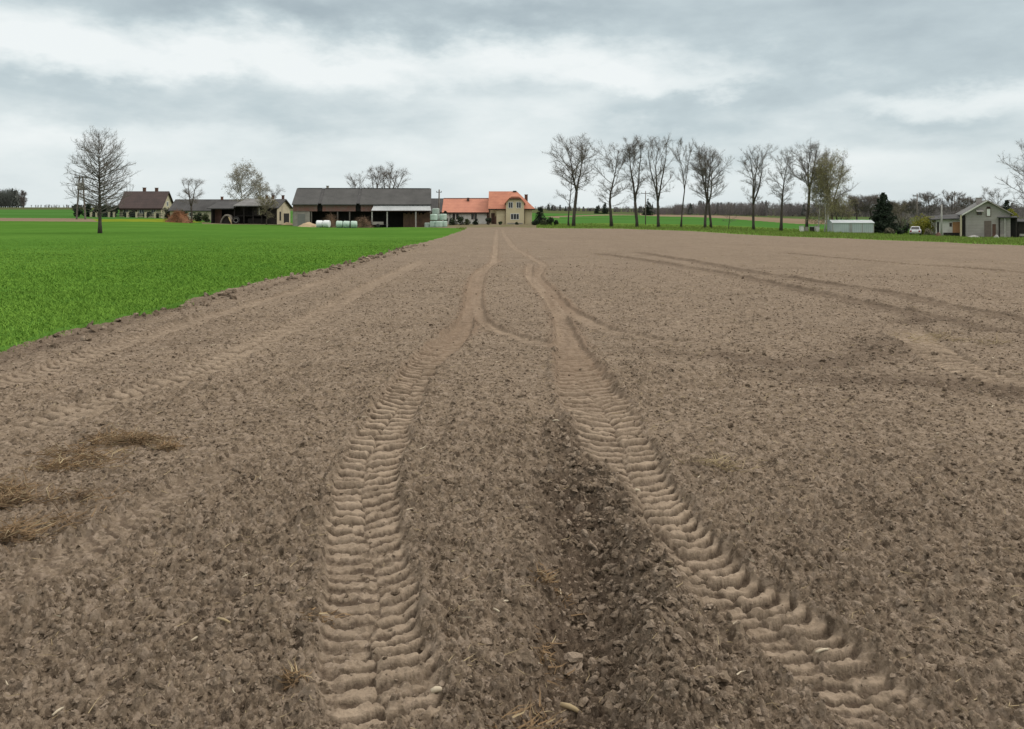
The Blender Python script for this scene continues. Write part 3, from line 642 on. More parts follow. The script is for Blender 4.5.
def bare_tree(name, label, x, y, H, Wd, seed, bole=.28, leaders=1, spread=.16, wide=.55, shape='round', n1=26, twigs=2600, r0=None, lean=0.0,
              cat='tree', group=None, droop=0.0, asc=.9, leaves=0, leaf_mat=None, leaf_size=.07, bark=None, twm=None, tlen=.75, fork=None, tr=.007, jit=.045):
    rng = np.random.default_rng(seed); z0 = gz(x, y) - .08; twigs = int(twigs * 2.0)
    root = thing(name, label, cat, (x, y, z0), 0, group)
    bark = bark or M_BARK; twm = twm or M_TWIG
    r0 = r0 or (.05 + H * .0155)
    def env(h):                                          # crown half width at relative height
        h = np.clip(h, 0, 1)
        if shape == 'cone': return Wd/2 * np.clip(np.where(h < .36, (h / .36)**.45 * .95 + .05, 1 - ((h - .36) / .68)**2.3), .03, 1)
        if shape == 'vase': return Wd/2 * np.clip(.30 + .75 * h**.8, 0, 1) * np.sqrt(np.clip(1.02 - ((h - .72) / .34)**2 * (h > .72), .03, 1))
        c = wide
        return Wd/2 * np.sqrt(np.clip(1 - np.where(h < c, (c - h) / (c + .04), (h - c) / (1.04 - c))**2, .04, 1))
    trunk = MB(); crown = MB(); TB, TD, TL, TR = [], [], [], []
    fork = fork or bole * 1.15
    paths = []
    def wander(p0, d0, L, n, jit, up):
        P = [np.array(p0, float)]; d = np.array(d0, float); d /= np.linalg.norm(d)
        for i in range(n):
            d = d + rng.normal(0, jit, 3) + np.array([0, 0, up]); d /= np.linalg.norm(d); P.append(P[-1] + d * L / n)
        return np.array(P)
    tl = np.array([lean, rng.normal(0, .03), 1.0])
    if leaders == 1:
        P = wander((0, 0, 0), tl, H * .97, 9, jit, .02)
        P[:, :2] *= np.minimum(1, (Wd*.22) / (np.abs(P[:, :2]).max() + 1e-6))
        if lean: P[:, 0] += lean * P[:, 2]
        R = r0 * (1 - np.linspace(0, 1, 10))**1.15 + .012; R[0] *= 1.35
        trunk.tube(P, R, 8); paths.append((P, R, bole))
    else:
        P = wander((0, 0, 0), tl, H * fork, 4, .04, .02); R = r0 * np.linspace(1, .8, 5); R[0] *= 1.3
        trunk.tube(P, R, 8)
        for k in range(leaders):
            a = k * 2 * math.pi / leaders + rng.uniform(-.5, .5); sp = spread * rng.uniform(.7, 1.35)
            Lk = H * (1 - fork) * rng.uniform(.86, 1.0)
            Q = wander(P[-1], (math.cos(a)*sp, math.sin(a)*sp*.8, 1), Lk, 8, .075, .05)
            Rk = r0 * .62 * (1 - np.linspace(0, 1, 9))**.85 + .012
            trunk.tube(Q, Rk, 6); paths.append((Q, Rk, max(0, (bole*H - P[-1][2]) / Lk)))
    axis = np.zeros(2)
    lev2 = []
    def add_path_twigs(P, n, Rm, start=.2, lmul=1.0):
        n = max(1, n)
        f = rng.uniform(start, 1, n)**.8 * (len(P) - 1); i = np.minimum(f.astype(int), len(P) - 2); w = (f - i)[:, None]
        b = P[i]*(1-w) + P[i+1]*w; d = P[i+1] - P[i]; d /= np.linalg.norm(d, axis=1)[:, None] + 1e-9
        rd = rng.normal(0, 1, (n, 3)); dd = d * .5 + rd * .62 + np.array([0, 0, .30 - droop])
        TB.append(b); TD.append(dd); TL.append(rng.uniform(.45, 1.15, n) * tlen * lmul); TR.append(np.full(n, Rm))
    per = max(3, n1 // len(paths))
    seg_len = []
    for (P, R, st) in paths:
        zs = np.sort(rng.uniform(st, .97, per)); zs = .5 * zs + .5 * np.linspace(st, .97, per)
        az0 = rng.uniform(0, 6.28)
        for k, u in enumerate(zs):
            f = u * (len(P)-1); i = min(int(f), len(P)-2); w = f - i; b = P[i]*(1-w) + P[i+1]*w; rb = (R[i]*(1-w) + R[i+1]*w)
            az = az0 + k * 2.4 + rng.uniform(-.5, .5)
            hrel = (b[2] / H - bole) / (1 - bole)
            reach = float(env(hrel + (.34 if shape == 'cone' else .16))) * (rng.uniform(.86, 1.04) if shape == 'cone' else rng.uniform(.72, 1.08))
            out = np.array([math.cos(az), math.sin(az)])
            L_h = max(.25, reach - np.dot(b[:2] - axis, out) * .9)
            el = (asc * (.42 + .75 * max(0, hrel))) + rng.normal(0, .09)
            L = L_h / max(.35, math.cos(min(el, 1.2)))
            L = min(L, H * (1.0 - b[2]/H) / max(.3, math.sin(el)) + .4) if el > .25 else L
            Q = wander(b, (out[0]*math.cos(el), out[1]*math.cos(el), math.sin(el)), L, 5, .05 if shape == 'cone' else .10, (.03 if shape == 'cone' else .05) - droop * .12)
            rq = min(rb * .6, .012 + L * .013); crown.tube(Q, rq * (1 - np.linspace(0, .85, 6)), 4, False)
            lev2.append((Q, L, rq)); seg_len.append(L)
    mid = []
    for (Q, L, rq) in lev2:
        for k in range(max(2, int(L / .42))):
            u = rng.uniform(.18, .98); f = u * (len(Q)-1); i = min(int(f), len(Q)-2); w = f - i; b = Q[i]*(1-w) + Q[i+1]*w
            d = Q[i+1] - Q[i]; d /= np.linalg.norm(d) + 1e-9
            d = d * .65 + rng.normal(0, .55, 3) + np.array([0, 0, .22 - droop * .8])
            l2 = L * rng.uniform(.22, .45) * (1.1 - .5*u) + .25
            q = wander(b, d, l2, 3, .13, .07 - droop * .25); r2 = max(.010, rq * .45)
            crown.tube(q, r2 * np.array([1, .8, .55, .3]), 3, False); mid.append((q, l2))
    tot = sum(l for _, l in mid) + .5 * sum(l for _, l, _ in lev2)
    for (q, l2) in mid: add_path_twigs(q, int(twigs * l2 / tot + rng.uniform(0, 1)), tr)
    for (Q, L, rq) in lev2: add_path_twigs(Q, int(twigs * .5 * L / tot + .5), tr, .3)
    for (P, R, st) in paths: add_path_twigs(P, int(twigs * .03), tr, .75)
    V, q4, t3, md, tp = twig_arrays(np.vstack(TB), np.vstack(TD), np.concatenate(TL), np.concatenate(TR), rng)
    cv = np.array(crown.v); allv = np.vstack([V, cv])
    fz = float(np.clip(H / np.percentile(allv[:, 2], 99.8), .75, 1.2)); rad = np.abs(allv[:, 0] - (lean*H*.5)); fx = float(np.clip(Wd/2 / np.percentile(rad, 98.5 if shape == 'cone' else 99.2), .5, 1.3)); SC = np.array([fx, fx, fz])
    trunk.v = [(a*fx if c > .12*H else a*(1+(fx-1)*max(0, c)/(.12*H)), b*fx if c > .12*H else b*(1+(fx-1)*max(0, c)/(.12*H)), c*fz) for a, b, c in trunk.v]
    V = V * SC; md = md * SC; tp = tp * SC
    trunk.build('trunk', bark, root, True)
    cv = cv * SC; cf = np.array(crown.f, int).reshape(-1, 4); o = len(cv)
    np_mesh('crown', np.vstack([cv, V]), [np.vstack([cf, q4 + o]), t3 + o], twm, root)
    if leaves:
        pts = np.concatenate([md, tp]); k = rng.integers(0, len(pts), leaves)
        C = pts[k] + rng.normal(0, .12, (leaves, 3)) - np.array([0, 0, 1.]) * (rng.uniform(0, 1, (leaves, 1))**2) * droop * 1.2
        lv, lf = leaf_arrays(C, leaf_size, rng, (1, 1, 1.5) if droop else None)
        np_mesh('foliage', lv, lf, leaf_mat, root)
    return root

def spruce(name, label, x, y, H, Wd, seed, group=None, m=None, dens=1.0, low=.06):
    rng = np.random.default_rng(seed); root = thing(name, label, 'conifer', (x, y, gz(x, y) - .05), 0, group)
    MB().tube([(0, 0, 0), (0, 0, H*.5), (0, 0, H)], [.05+H*.014, .03+H*.008, .012], 6).build('trunk', M_BARK, root, True)
    n = int(210 * dens); C = []; br = MB()
    for k in range(n):
        u = rng.uniform(0, 1)**1.25; z = H * (low + (1 - low) * u); L = Wd/2 * (1 - u)**.82 * rng.uniform(.68, 1.12) + .12
        a = rng.uniform(0, 6.28); t = np.linspace(0, 1, max(3, int(L * 5)))
        dr = .30 * (1 - u) * rng.uniform(.6, 1.4)
        P = np.stack([np.cos(a)*L*t, np.sin(a)*L*t, z - dr*L*t + .22*L*t**2.2], 1)
        br.tube(P[[0, len(P)//2, -1]], [.03, .02, .008], 3, False)
        for p, tt in zip(P[1:], t[1:]):
            m_ = 5; off = rng.normal(0, 1, (m_, 3)) * np.array([.16, .16, .10]) * (1.25 - .6*tt) * (L**.4)
            C.append(p + off - np.array([0, 0, .08]))
    C = np.vstack(C); lv, lf = leaf_arrays(C, .10 + H*.011, rng)
    br.build('branches', M_BARK, root); np_mesh('foliage', lv, lf, m or M_NEEDLE, root)
    return root
def shrub(name, label, x, y, H, Wd, seed, m=None, n=900, size=.10, group=None, cat='shrub', shape='round', stems=9, dz=.0, depth=None):
    n = int(n * 1.8); rng = np.random.default_rng(seed); root = thing(name, label, cat, (x, y, gz(x, y) - .05 + dz), 0, group)
    st = MB(); D = depth or Wd
    for k in range(stems):
        a = rng.uniform(0, 6.28); r = rng.uniform(.2, .9)
        st.tube([(rng.normal(0, .08*Wd), rng.normal(0, .08*Wd), 0), (math.cos(a)*r*Wd*.25, math.sin(a)*r*D*.25, H*.45), (math.cos(a)*r*Wd*.42, math.sin(a)*r*D*.42, H*rng.uniform(.7, .95))], [.03+H*.006, .02, .008], 4, False)
    st.build('stems', M_BARK, root)
    # several overlapping puffs of leaves with gaps between them
    k = max(6, int(10 + Wd * 2)); pc = []
    for i in range(k):
        if shape == 'column': c = np.array([rng.normal(0, .12*Wd), rng.normal(0, .12*D), H*rng.uniform(.08, .9)]); rr = Wd*.36*(1.1 - .75*c[2]/H)
        else:
            a = rng.uniform(0, 6.28); q = math.sqrt(rng.uniform(0, 1)) * .34; c = np.array([math.cos(a)*q*Wd, math.sin(a)*q*D, H*rng.uniform(.12, .84 - .5*q)]); rr = min(Wd, H*1.4)*rng.uniform(.17, .30)
        pc.append((c, rr))
    C = []
    for i in range(n):
        c, rr = pc[rng.integers(0, k)]; d = rng.normal(0, 1, 3); d /= np.linalg.norm(d)
        C.append(c + d * rr * rng.uniform(.35, 1.12)**.6 * np.array([1, 1, .9]))
    C = np.array(C); C[:, 2] = np.maximum(C[:, 2], .03)
    lv, lf = leaf_arrays(C, size, rng); np_mesh('foliage', lv, lf, m or M_SHRUB, root)
    return root

# ------------------------------------------------------------------ building materials
M_CREAM = mat('cream_render', (.50, .44, .31), .9, col2=(.40, .35, .25), scale=.8)
M_YELLOWW = mat('pale_yellow_render', (.62, .54, .36), .9, col2=(.54, .46, .30), scale=.6)
M_WHITEW = mat('whitewashed_wall', (.62, .60, .56), .9, col2=(.47, .45, .41), scale=.9)
M_GREYW = mat('grey_plaster', (.34, .31, .28), .95, col2=(.22, .19, .17), scale=.9)
M_BLOCK = tiled('grey_block_wall', (.38, .345, .33), (.29, .262, .25), .25, 'Z', .95, .5, .7)
M_BRICKD = tiled('dark_brick', (.16, .085, .065), (.10, .06, .05), .09, 'Z', .95, .4, 1.2)
M_ROOFBR = tiled('brown_tile_roof', (.075, .050, .046), (.052, .037, .035), .34, 'Y', .7, .6, .6)
M_ROOFGR = tiled('grey_sheet_roof', (.085, .083, .080), (.052, .052, .050), .18, 'X', .85, .4, .35)
M_ROOFDK = tiled('dark_felt_roof', (.075, .073, .072), (.042, .041, .041), .5, 'X', .9, .3, .5)
M_ROOFLT = tiled('weathered_light_roof', (.20, .20, .195), (.12, .115, .11), .3, 'X', .85, .4, .6)
M_METAL = tiled('pale_metal_roof', (.40, .42, .42), (.30, .32, .32), .25, 'X', .55, .35, .5)
M_ROOFOR = tiled('orange_tile_roof', (.47, .195, .120), (.37, .145, .092), .32, 'Z', .75, .5, .7)
M_ROOFSAL = tiled('salmon_tile_roof', (.50, .215, .14), (.42, .175, .118), .32, 'Z', .75, .4, .7)
M_FASCIA = mat('dark_brown_trim', (.050, .030, .024), .8)
M_BOARDR = tiled('worn_red_boards', (.22, .095, .080), (.20, .150, .130), .22, 'X', .9, .4, 1.4)
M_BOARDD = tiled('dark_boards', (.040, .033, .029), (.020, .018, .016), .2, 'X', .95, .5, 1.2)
M_BOARDB = tiled('brown_boards', (.150, .088, .058), (.080, .050, .036), .24, 'X', .9, .5, .9)
M_POST = mat('grey_post', (.42, .40, .37), .85, col2=(.28, .26, .24), scale=3)
M_WOODP = mat('weathered_pole', (.17, .145, .125), .9, col2=(.11, .095, .085), scale=3)
M_CONC = mat('concrete', (.36, .35, .33), .9, col2=(.26, .25, .235), scale=2)
M_GLASS = mat('dark_window_glass', (.030, .034, .038), .15, spec=.6, scale=1)
M_FRAMEW = mat('white_frame', (.78, .78, .76), .6)
M_FRAMEB = mat('brown_frame', (.09, .045, .030), .6)
M_BLACK = mat('dark_interior', (.018, .016, .015), .95)  # near-black, the shade inside openings put into the colour
M_BRICK = tiled('red_brick_chimney', (.22, .10, .075), (.16, .08, .06), .08, 'Z', .9, .4, 2)
M_IRON = mat('dark_iron', (.06, .06, .062), .6, metal=.6)
M_SOILHEAP = mat('earth_heap', (.14, .10, .07), .95, col2=(.09, .065, .045), scale=2, bump=.8, bscale=6)
M_SAND = mat('sand', (.42, .32, .20), .95, col2=(.34, .255, .16), scale=1.5, bump=.4, bscale=8)
M_WRAPW = mat('white_bale_wrap', (.74, .76, .76), .35, col2=(.60, .62, .63), scale=2.5, bump=.5, bscale=5, spec=.5)
M_WRAPG = mat('pale_green_bale_wrap', (.44, .55, .47), .35, col2=(.31, .43, .36), scale=2.0, bump=.5, bscale=5, spec=.5)
M_WRAPGY = mat('grey_green_bale_wrap', (.36, .43, .38), .4, col2=(.24, .29, .25), scale=2.0, bump=.5, bscale=5, spec=.5)
M_STICK = mat('orange_brown_sticks', (.26, .115, .055), .95, col2=(.13, .070, .040), scale=1.2)
M_STICK2 = mat('brown_sticks', (.17, .105, .065), .95, col2=(.08, .055, .038), scale=1.2)
M_GREENH = tiled('pale_corrugated_metal', (.42, .47, .47), (.34, .385, .385), .3, 'X', .6, .3, .6)
M_ROOFGH = mat('pale_metal_lid', (.46, .49, .50), .5, col2=(.36, .39, .40), scale=1)
M_CHIP = mat('orange_board', (.40, .215, .105), .9, col2=(.32, .17, .085), scale=2)
M_SHEET = mat('pale_plastic_sheet', (.66, .65, .61), .6, col2=(.52, .50, .46), scale=3)
M_CARP = mat('silver_car_paint', (.62, .64, .67), .3, spec=.6)
M_TYRE = mat('black_rubber', (.025, .025, .025), .8)
M_TARP = mat('pale_tarpaulin', (.20, .175, .145), .8, col2=(.13, .115, .095), scale=1.5, bump=.5, bscale=5)
M_STRAWT = mat('straw_bundle', (.42, .34, .17), .95, col2=(.28, .22, .11), scale=3, bump=.5, bscale=14)

def window(parent, x0, z0, x1, z1, y, fm, axis='x', bars=1, name='window', pane=None):
    """frame standing 4 cm proud, glass set in it; axis: wall runs along x or y"""
    t = .09; f = MB()
    def bx(mb, a0, b0, a1, b1, d0, d1):
        if axis == 'x': mb.box(a0, y+d0, b0, a1, y+d1, b1)
        else: mb.box(y+d0, a0, b0, y+d1, a1, b1)
    sg = -1 if axis == 'x' else 1
    d0, d1 = sorted((sg*.05, -sg*.03)); e0, e1 = sorted((sg*.018, -sg*.02))
    bx(f, x0, z0, x0+t, z1, d0, d1); bx(f, x1-t, z0, x1, z1, d0, d1); bx(f, x0+t, z0, x1-t, z0+t, d0, d1); bx(f, x0+t, z1-t, x1-t, z1, d0, d1)
    for k in range(bars):
        c = x0 + (x1-x0)*(k+1)/(bars+1); bx(f, c-.035, z0+t, c+.035, z1-t, d0, d1)
    o = f.build(name, fm, parent); g = MB(); bx(g, x0+t*.9, z0+t*.9, x1-t*.9, z1-t*.9, e0, e1); g.build('pane', pane or M_GLASS, o)
    return o
def roof_gable_x(W, D, he, hr, ov, og, th=.16, y0=0.0):
    """two slabs, ridge along x"""
    r = MB(); ym = y0 + D/2; k = (hr-he)/(D/2); ye = y0-ov
    r.prismx([(ye, he-k*ov), (ym, hr), (y0+D+ov, he-k*ov), (y0+D+ov, he-k*ov-th), (ym, hr-th*1.3), (ye, he-k*ov-th)], -og, W+og)
    return r
def chimney(parent, x, y, z0, z1, w=.5, m=None):
    c = MB(); c.box(x-w/2, y-w/2, z0, x+w/2, y+w/2, z1); c.box(x-w/2-.06, y-w/2-.06, z1, x+w/2+.06, y+w/2+.06, z1+.10)
    return c.build('chimney', m or M_BRICK, parent)

# ------------------------------------------------------------------ house with a brown roof (far left)
Y = 178; A, W = front(119.5, 161, Y, 0); g0 = gz(A.x+W/2, Y); D = 6.6
he, hr = hgt(206.6, Y, A.x+W/2), hgt(191.3, Y+D/2, A.x+W/2)
R = thing('country_house', 'cream house with a plain dark brown pitched roof behind pale fence posts', 'house', (A.x, Y, g0))
wl = MB(); wl.prismx([(0, -.6), (D, -.6), (D, he), (D/2, hr-.15), (0, he)], 0, W); wl.build('wall', M_CREAM, R)
rf = roof_gable_x(W, D, he, hr, .55, .45).build('roof', M_ROOFBR, R)
chimney(rf, W*.42, D*.55, hr-.5, hr+.75, .55, M_BRICKD); chimney(rf, W*.72, D*.55, hr-.5, hr+.7, .55, M_BRICKD)
fb = MB(); fb.box(-.45, -.62, he-.62, W+.45, -.56, he-.36); fb.build('gutter', M_FASCIA, R)
for x0 in (.9, 4.4, 7.0): window(R, x0, .9, x0+1.1, 2.05, 0, M_FRAMEW)
window(R, D*.5-.5, he+.1, D*.5+.5, he+1.2, W, M_FRAMEW, 'y')
dr = MB(); dr.box(3.0, -.05, .05, 3.9, .02, 2.1); d_ = dr.build('door', M_FRAMEB, R); MB().box(3.75, -.09, 1.0, 3.82, -.052, 1.12).build('handle', M_IRON, d_)
# yard fence of pale posts
Yf = 172; xs = [at(p, 218, Yf).x for p in (91, 96.5, 109, 114, 127.5, 136.5, 145.5, 155, 163.5)]
R = thing('post_fence', 'low fence with pale square posts in front of the brown-roofed house', 'fence', (xs[0], Yf, gz(xs[0], Yf)))
rl = MB(); rl.box(0, -.03, .30, xs[-1]-xs[0], .03, .38); rl.box(0, -.03, .75, xs[-1]-xs[0], .03, .83)
for i in range(int((xs[-1]-xs[0])/.22)): rl.box(i*.22+.05, .03, .12, i*.22+.10, .06, .95)
rl.build('rails', M_IRON, R)
for x in xs: p = MB(); p.box(x-xs[0]-.17, -.17, -.5, x-xs[0]+.17, .17, 1.05); p.box(x-xs[0]-.21, -.21, 1.05, x-xs[0]+.21, .21, 1.12); p.build('post', M_CREAM, R)
# antenna beside the house
x = at(130, 190, 186).x; R = thing('antenna_mast', 'thin antenna mast standing behind the brown-roofed house', 'antenna', (x, 186, gz(x, 186)))
H = hgt(175, 186, x); MB().tube([(0, 0, 0), (0, 0, H)], [.05, .03], 6).build('mast', M_IRON, R)
b = MB(); b.tube([(-.6, 0, H-.3), (.6, 0, H-.3)], .02, 4); b.tube([(-.4, 0, H-.9), (.4, 0, H-.9)], .02, 4); b.build('aerial', M_IRON, R)
# twin-legged power pole with transformer
Yp = 150; xa, xb = at(76.5, 218, Yp).x, at(85.5, 218, Yp).x; xt = at(81, 200, Yp).x; gp0 = gz(xt, Yp); H = hgt(176, Yp, xt)
R = thing('power_pole', 'twin-legged power pole with a transformer on top behind the bare field tree', 'pole', (xt, Yp, gp0))
for xx in (xa, xb): MB().tube([(xx-xt, 0, -.3), ((xx-xt)*.35, 0, H)], [.17, .12], 8).build('leg', M_WOODP, R)
MB().box(-1.15, -.07, H-.35, 1.15, .07, H-.2).build('crossarm', M_IRON, R); MB().box(-.8, -.06, H-2.6, .8, .06, H-2.48).build('crossarm', M_IRON, R)
t = MB(); t.box(-.5, -.45, H-2.48, .5, .35, H-1.3); t.build('transformer', M_CONC, R, bevel=.06)
for k in (-1, 0, 1): MB().lathe([(.05, 0), (.09, .08), (.05, .14), (.09, .22), (.03, .32)], 8, (k*.95, 0, H-.2)).build('insulator', M_IRON, R)

# ------------------------------------------------------------------ low long outbuilding behind
Y = 172; A, W = front(170, 240, Y, .05); g0 = gz(A.x+W/2, Y)
R = thing('outbuilding', 'long low outbuilding with dull grey roof behind the orange-brown brush heap', 'building', (A.x, Y, g0), .05)
he, hr, D = hgt(209.5, Y, A.x+W/2), hgt(199.4, Y+4, A.x+W/2), 8
MB().prismx([(0, -.6), (D, -.6), (D, he), (D/2, hr-.12), (0, he)], 0, W).build('wall', M_CREAM, R)
rf = roof_gable_x(W, D, he, hr, .4, .3).build('roof', M_ROOFDK, R); chimney(rf, W*.66, D*.5, hr-.4, hr+.5, .45)
for x0 in (1.2, 4, 9.5): window(R, x0, .8, x0+.9, 1.7, 0, M_FRAMEW)

# ------------------------------------------------------------------ open sheds left of the barn
Y = 150; A, W = front(211, 277, Y, .0); g0 = gz(A.x+W/2, Y)
k = W / 66.0                                            # metres per photo pixel on this facade
R = thing('open_shed', 'dark open-fronted shed with cream right gable and a light middle roof', 'shed', (A.x, Y, g0))
z = lambda py: hgt(py, Y, A.x+W/2)
D = 9.0; x1 = (234.5-211)*k
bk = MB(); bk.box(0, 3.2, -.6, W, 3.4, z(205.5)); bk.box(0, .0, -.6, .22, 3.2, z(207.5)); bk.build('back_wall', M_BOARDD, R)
MB().box(.22, 1.4, -.4, 1.45, 1.6, z(208)).build('brick_wall', M_BRICKD, R)
MB().slab([(-.5, -.7, z(208.2)), (x1+.05, -.7, z(208.2)), (x1+.05, D*.5, z(201.2)), (-.2, D*.5, z(201.2))], .16).build('left_roof', M_ROOFDK, R)
MB().slab([(x1, -.9, z(205.6)), (W-1.6, -.9, z(205.6)), (W-1.6, D*.5, z(198.6)), (x1+.6, D*.5, z(198.6))], .14).build('middle_roof', M_ROOFLT, R)
# house-like right end, its gable turned to the barn
xr0 = W-1.6; zr, zw = z(199.2), z(207.5)
MB().prismx([(0, -.6), (D, -.6), (D, zw), (D/2, zr-.1), (0, zw)], xr0, W).build('gable_wall', M_CREAM, R)
rr = MB(); rr.prismx([(-.5, zw+.12-(zr-zw)/D), (D/2, zr+.1), (D+.5, zw+.12-(zr-zw)/D), (D+.5, zw-.04-(zr-zw)/D), (D/2, zr-.08), (-.5, zw-.04-(zr-zw)/D)], xr0-.1, W+.45); rr = rr.build('right_roof', M_ROOFDK, R)
for xx, yy in ((xr0-1.9, 5.2), (xr0-.7, 5.2), (xr0+1.3, 5.0)): chimney(rr, xx, yy, zr-.8, zr+.75, .42, M_BRICKD)
MB().box(xr0, -.07, -.4, W-.02, -.003, zw-.1).build('front_boards', M_BOARDD, R)
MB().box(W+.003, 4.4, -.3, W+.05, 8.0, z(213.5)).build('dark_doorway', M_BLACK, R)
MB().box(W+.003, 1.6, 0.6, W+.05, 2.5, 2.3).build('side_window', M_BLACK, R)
gal = MB(); gal.box(x1+.3, .2, z(216.3), xr0, 3.2, z(215.6)); gal.build('loft_floor', M_BOARDD, R)
for xx in (x1, x1+(xr0-x1)*.28, x1+(xr0-x1)*.55, x1+(xr0-x1)*.80): MB().box(xx-.09, -.09, -.4, xx+.09, .09, z(206)).build('post', M_BOARDD, R)
MB().box(x1+3.6, .05, z(215.4), x1+4.6, .11, z(207.3)).build('upper_door', M_BOARDD, R); MB().box(x1+4.55, -.02, z(215), x1+4.75, .04, z(207.6)).build('door_frame', M_POST, R)
MB().box(x1+2.2, .9, -.4, xr0-.2, 1.0, z(218.2)).build('lower_boards', M_BOARDD, R)
# rounded tarp-covered heap and wheel under the left roof
hx, hy = at(226, 222, 149).x, 149.0
R = thing('covered_heap', 'rounded heap under a pale tarpaulin at the mouth of the dark shed', 'heap', (hx, hy, gz(hx, hy)))
ar = [(1.0*math.cos(a)*(1 if math.cos(a) < 0 else 1.15)+.25*math.sin(a), 1.75*math.sin(a)) for a in np.linspace(0, math.pi, 15)]
inn = [(p[0]*.8, p[1]*.8) for p in ar]
MB().prism(ar + inn[::-1], -.4, 1.3).build('tarpaulin', M_TARP, R, True)
MB().prism(inn, -.05, 1.25).build('dark_filling', M_BOARDD, R)
sx = MB()
for j in range(26):
    a = random.Random(j).uniform(.15, .95); sx.tube([(1.0*math.cos(a)*1.05, -.43, 1.7*math.sin(a)*.9), (1.0*math.cos(a)*1.1+.25, -.6, 1.7*math.sin(a)*.9-.7)], [.09, .05], 4)
sx.build('straw_edge', M_STRAWT, R)
hx = at(236, 222, 149).x; R = thing('old_wheel', 'old wheel with a pale rim leaning at the shed post beside the tarpaulin heap', 'wheel', (hx, 149, gz(hx, 149)))
MB().lathe([(.42, -.1), (.62, -.14), (.70, -.05), (.70, .05), (.62, .14), (.42, .1), (.42, -.1)], 20, (0, 0, .68), 'y').build('tyre', M_TYRE, R, True)
MB().lathe([(.42, -.06), (.40, -.11), (.2, -.05), (.2, .05), (.42, .06)], 16, (0, 0, .68), 'y').build('rim', M_SHEET, R)

# ------------------------------------------------------------------ the long barn
Y = 140; rot = .10; A, W = front(292.5, 431, Y, rot); g0 = gz(A.x+W/2, Y+1)
k = W / 138.5; z = lambda py: hgt(py, Y+1, A.x+W/2)
R = thing('long_barn', 'long grey-roofed barn with reddish boards and a pale metal lean-to roof', 'barn', (A.x, A.y, g0), rot)
D = 10; he, hr = z(204.9)+.38, hgt(188.2, Y+1+D/2, A.x+W/2)
X = lambda px: (px-292.5)*k
wl = MB()
for x0, x1 in ((0, .25), (W-.25, W)): wl.prismx([(.3, -.6), (D, -.6), (D, he), (D/2, hr-.2), (.3, he)], x0, x1)
wl.box(.25, 4.0, -.6, W-.25, 4.2, he); wl.build('wall', M_GREYW, R)
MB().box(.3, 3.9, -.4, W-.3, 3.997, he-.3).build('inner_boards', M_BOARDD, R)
MB().box(.26, .05, -.6, X(309.5), .25, z(211.4)).build('plaster_front', M_GREYW, R)
MB().box(X(297.5), .0, .45, X(305), .047, z(214)).build('grey_door', mat('grey_door_paint', (.21, .205, .195), .9, col2=(.17, .165, .155)), R)
gaps = [(318.0, 322.0), (356.0, 360.0)]
secs = [(292.5, 317.6), (321.6, 355.6), (359.6, 431)]
for a, b in secs:
    r = roof_gable_x(X(b)-X(a)-.1, D, he, hr, .5, .1).build('roof', M_ROOFGR, R); r.location.x = X(a)+.05
    if b < 430: MB().box(X(a)+.08, -.02, z(211.3), min(X(b), X(373))-.1, .02, he-.36).build('board_band', M_BOARDR, R)
MB().box(X(359.6)+.1, -.02, z(211.3), X(373), .02, he-.36).build('board_band', M_BOARDR, R)
for a, b in gaps:
    r = roof_gable_x(X(b)-X(a)+.3, D, he, hr-.06, .2, .0, .1).build('valley_strip', M_ROOFDK, R); r.location.x = X(a)-.2
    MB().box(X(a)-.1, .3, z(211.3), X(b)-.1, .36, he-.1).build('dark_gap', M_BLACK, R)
    MB().box(X(b)-.45, D*.28, he+1.05, X(b)-.38, D*.33, he+1.6).build('flashing', M_POST, R)
r0 = MB(); r0.box(.2, D/2-.15, hr-.02, W-.2, D/2+.15, hr+.05); r0.build('ridge_cap', M_ROOFDK, R)
chimney(R, X(323.5), D/2, hr, hr+.35, .4, M_GREYW)
# lean-to
lt = MB(); lt.slab([(X(371.5), -2.2, z(210.6)), (W+.05, -2.2, z(210.6)), (W-.15, -.05, z(204.9)), (X(373.5), -.05, z(204.9))], .10); lt.build('lean_to_roof', M_METAL, R)
MB().box(X(371.5), -2.24, z(211.3), W+.05, -2.204, z(210.5)).build('lean_to_fascia', M_FASCIA, R)
for p in (372.3, 387.3, 415.8): MB().box(X(p)-.11, -2.1, -.5, X(p)+.11, -1.9, z(211)).build('post', M_POST, R)
for p in (311, 337, 349): MB().box(X(p)-.1, .1, -.5, X(p)+.1, .3, z(211)).build('post', M_WOODP, R)
bp = MB()
rg = random.Random(4); xx = X(403)
while xx < W-.1:
    w_ = rg.uniform(.18, .34); bp.box(xx, -.6-rg.uniform(0, .10), -.4, min(xx+w_, W-.02), -.45, z(212)-rg.uniform(0, .5)); xx += w_+.004
bp.build('plank_infill', M_BOARDB, R)

def farm_trailer(x, y, rz):
    R = thing('farm_trailer', 'small grey flat trailer parked under the barn lean-to', 'trailer', (x, y, gz(x, y)), rz)
    b = MB(); b.box(-.95, -.7, .55, .95, .7, .62); b.box(-.95, -.7, .62, .95, -.66, 1.05); b.box(-.95, .66, .62, .95, .7, 1.05); b.box(-.95, -.66, .62, -.91, .66, 1.05); b.build('bed', M_GREYW, R)
    for s in (-1, 1):
        w = MB(); w.lathe([(.12, -.09), (.34, -.10), (.36, 0), (.34, .10), (.12, .09)], 16, (.0, s*.83, .36), 'y'); w.build('wheel', M_TYRE, R, True)
    MB().tube([(.95, 0, .58), (2.0, 0, .45)], .05, 6).build('drawbar', M_IRON, R)
tx = at(378, 222, 139.5).x; farm_trailer(tx, 139.5, .15)

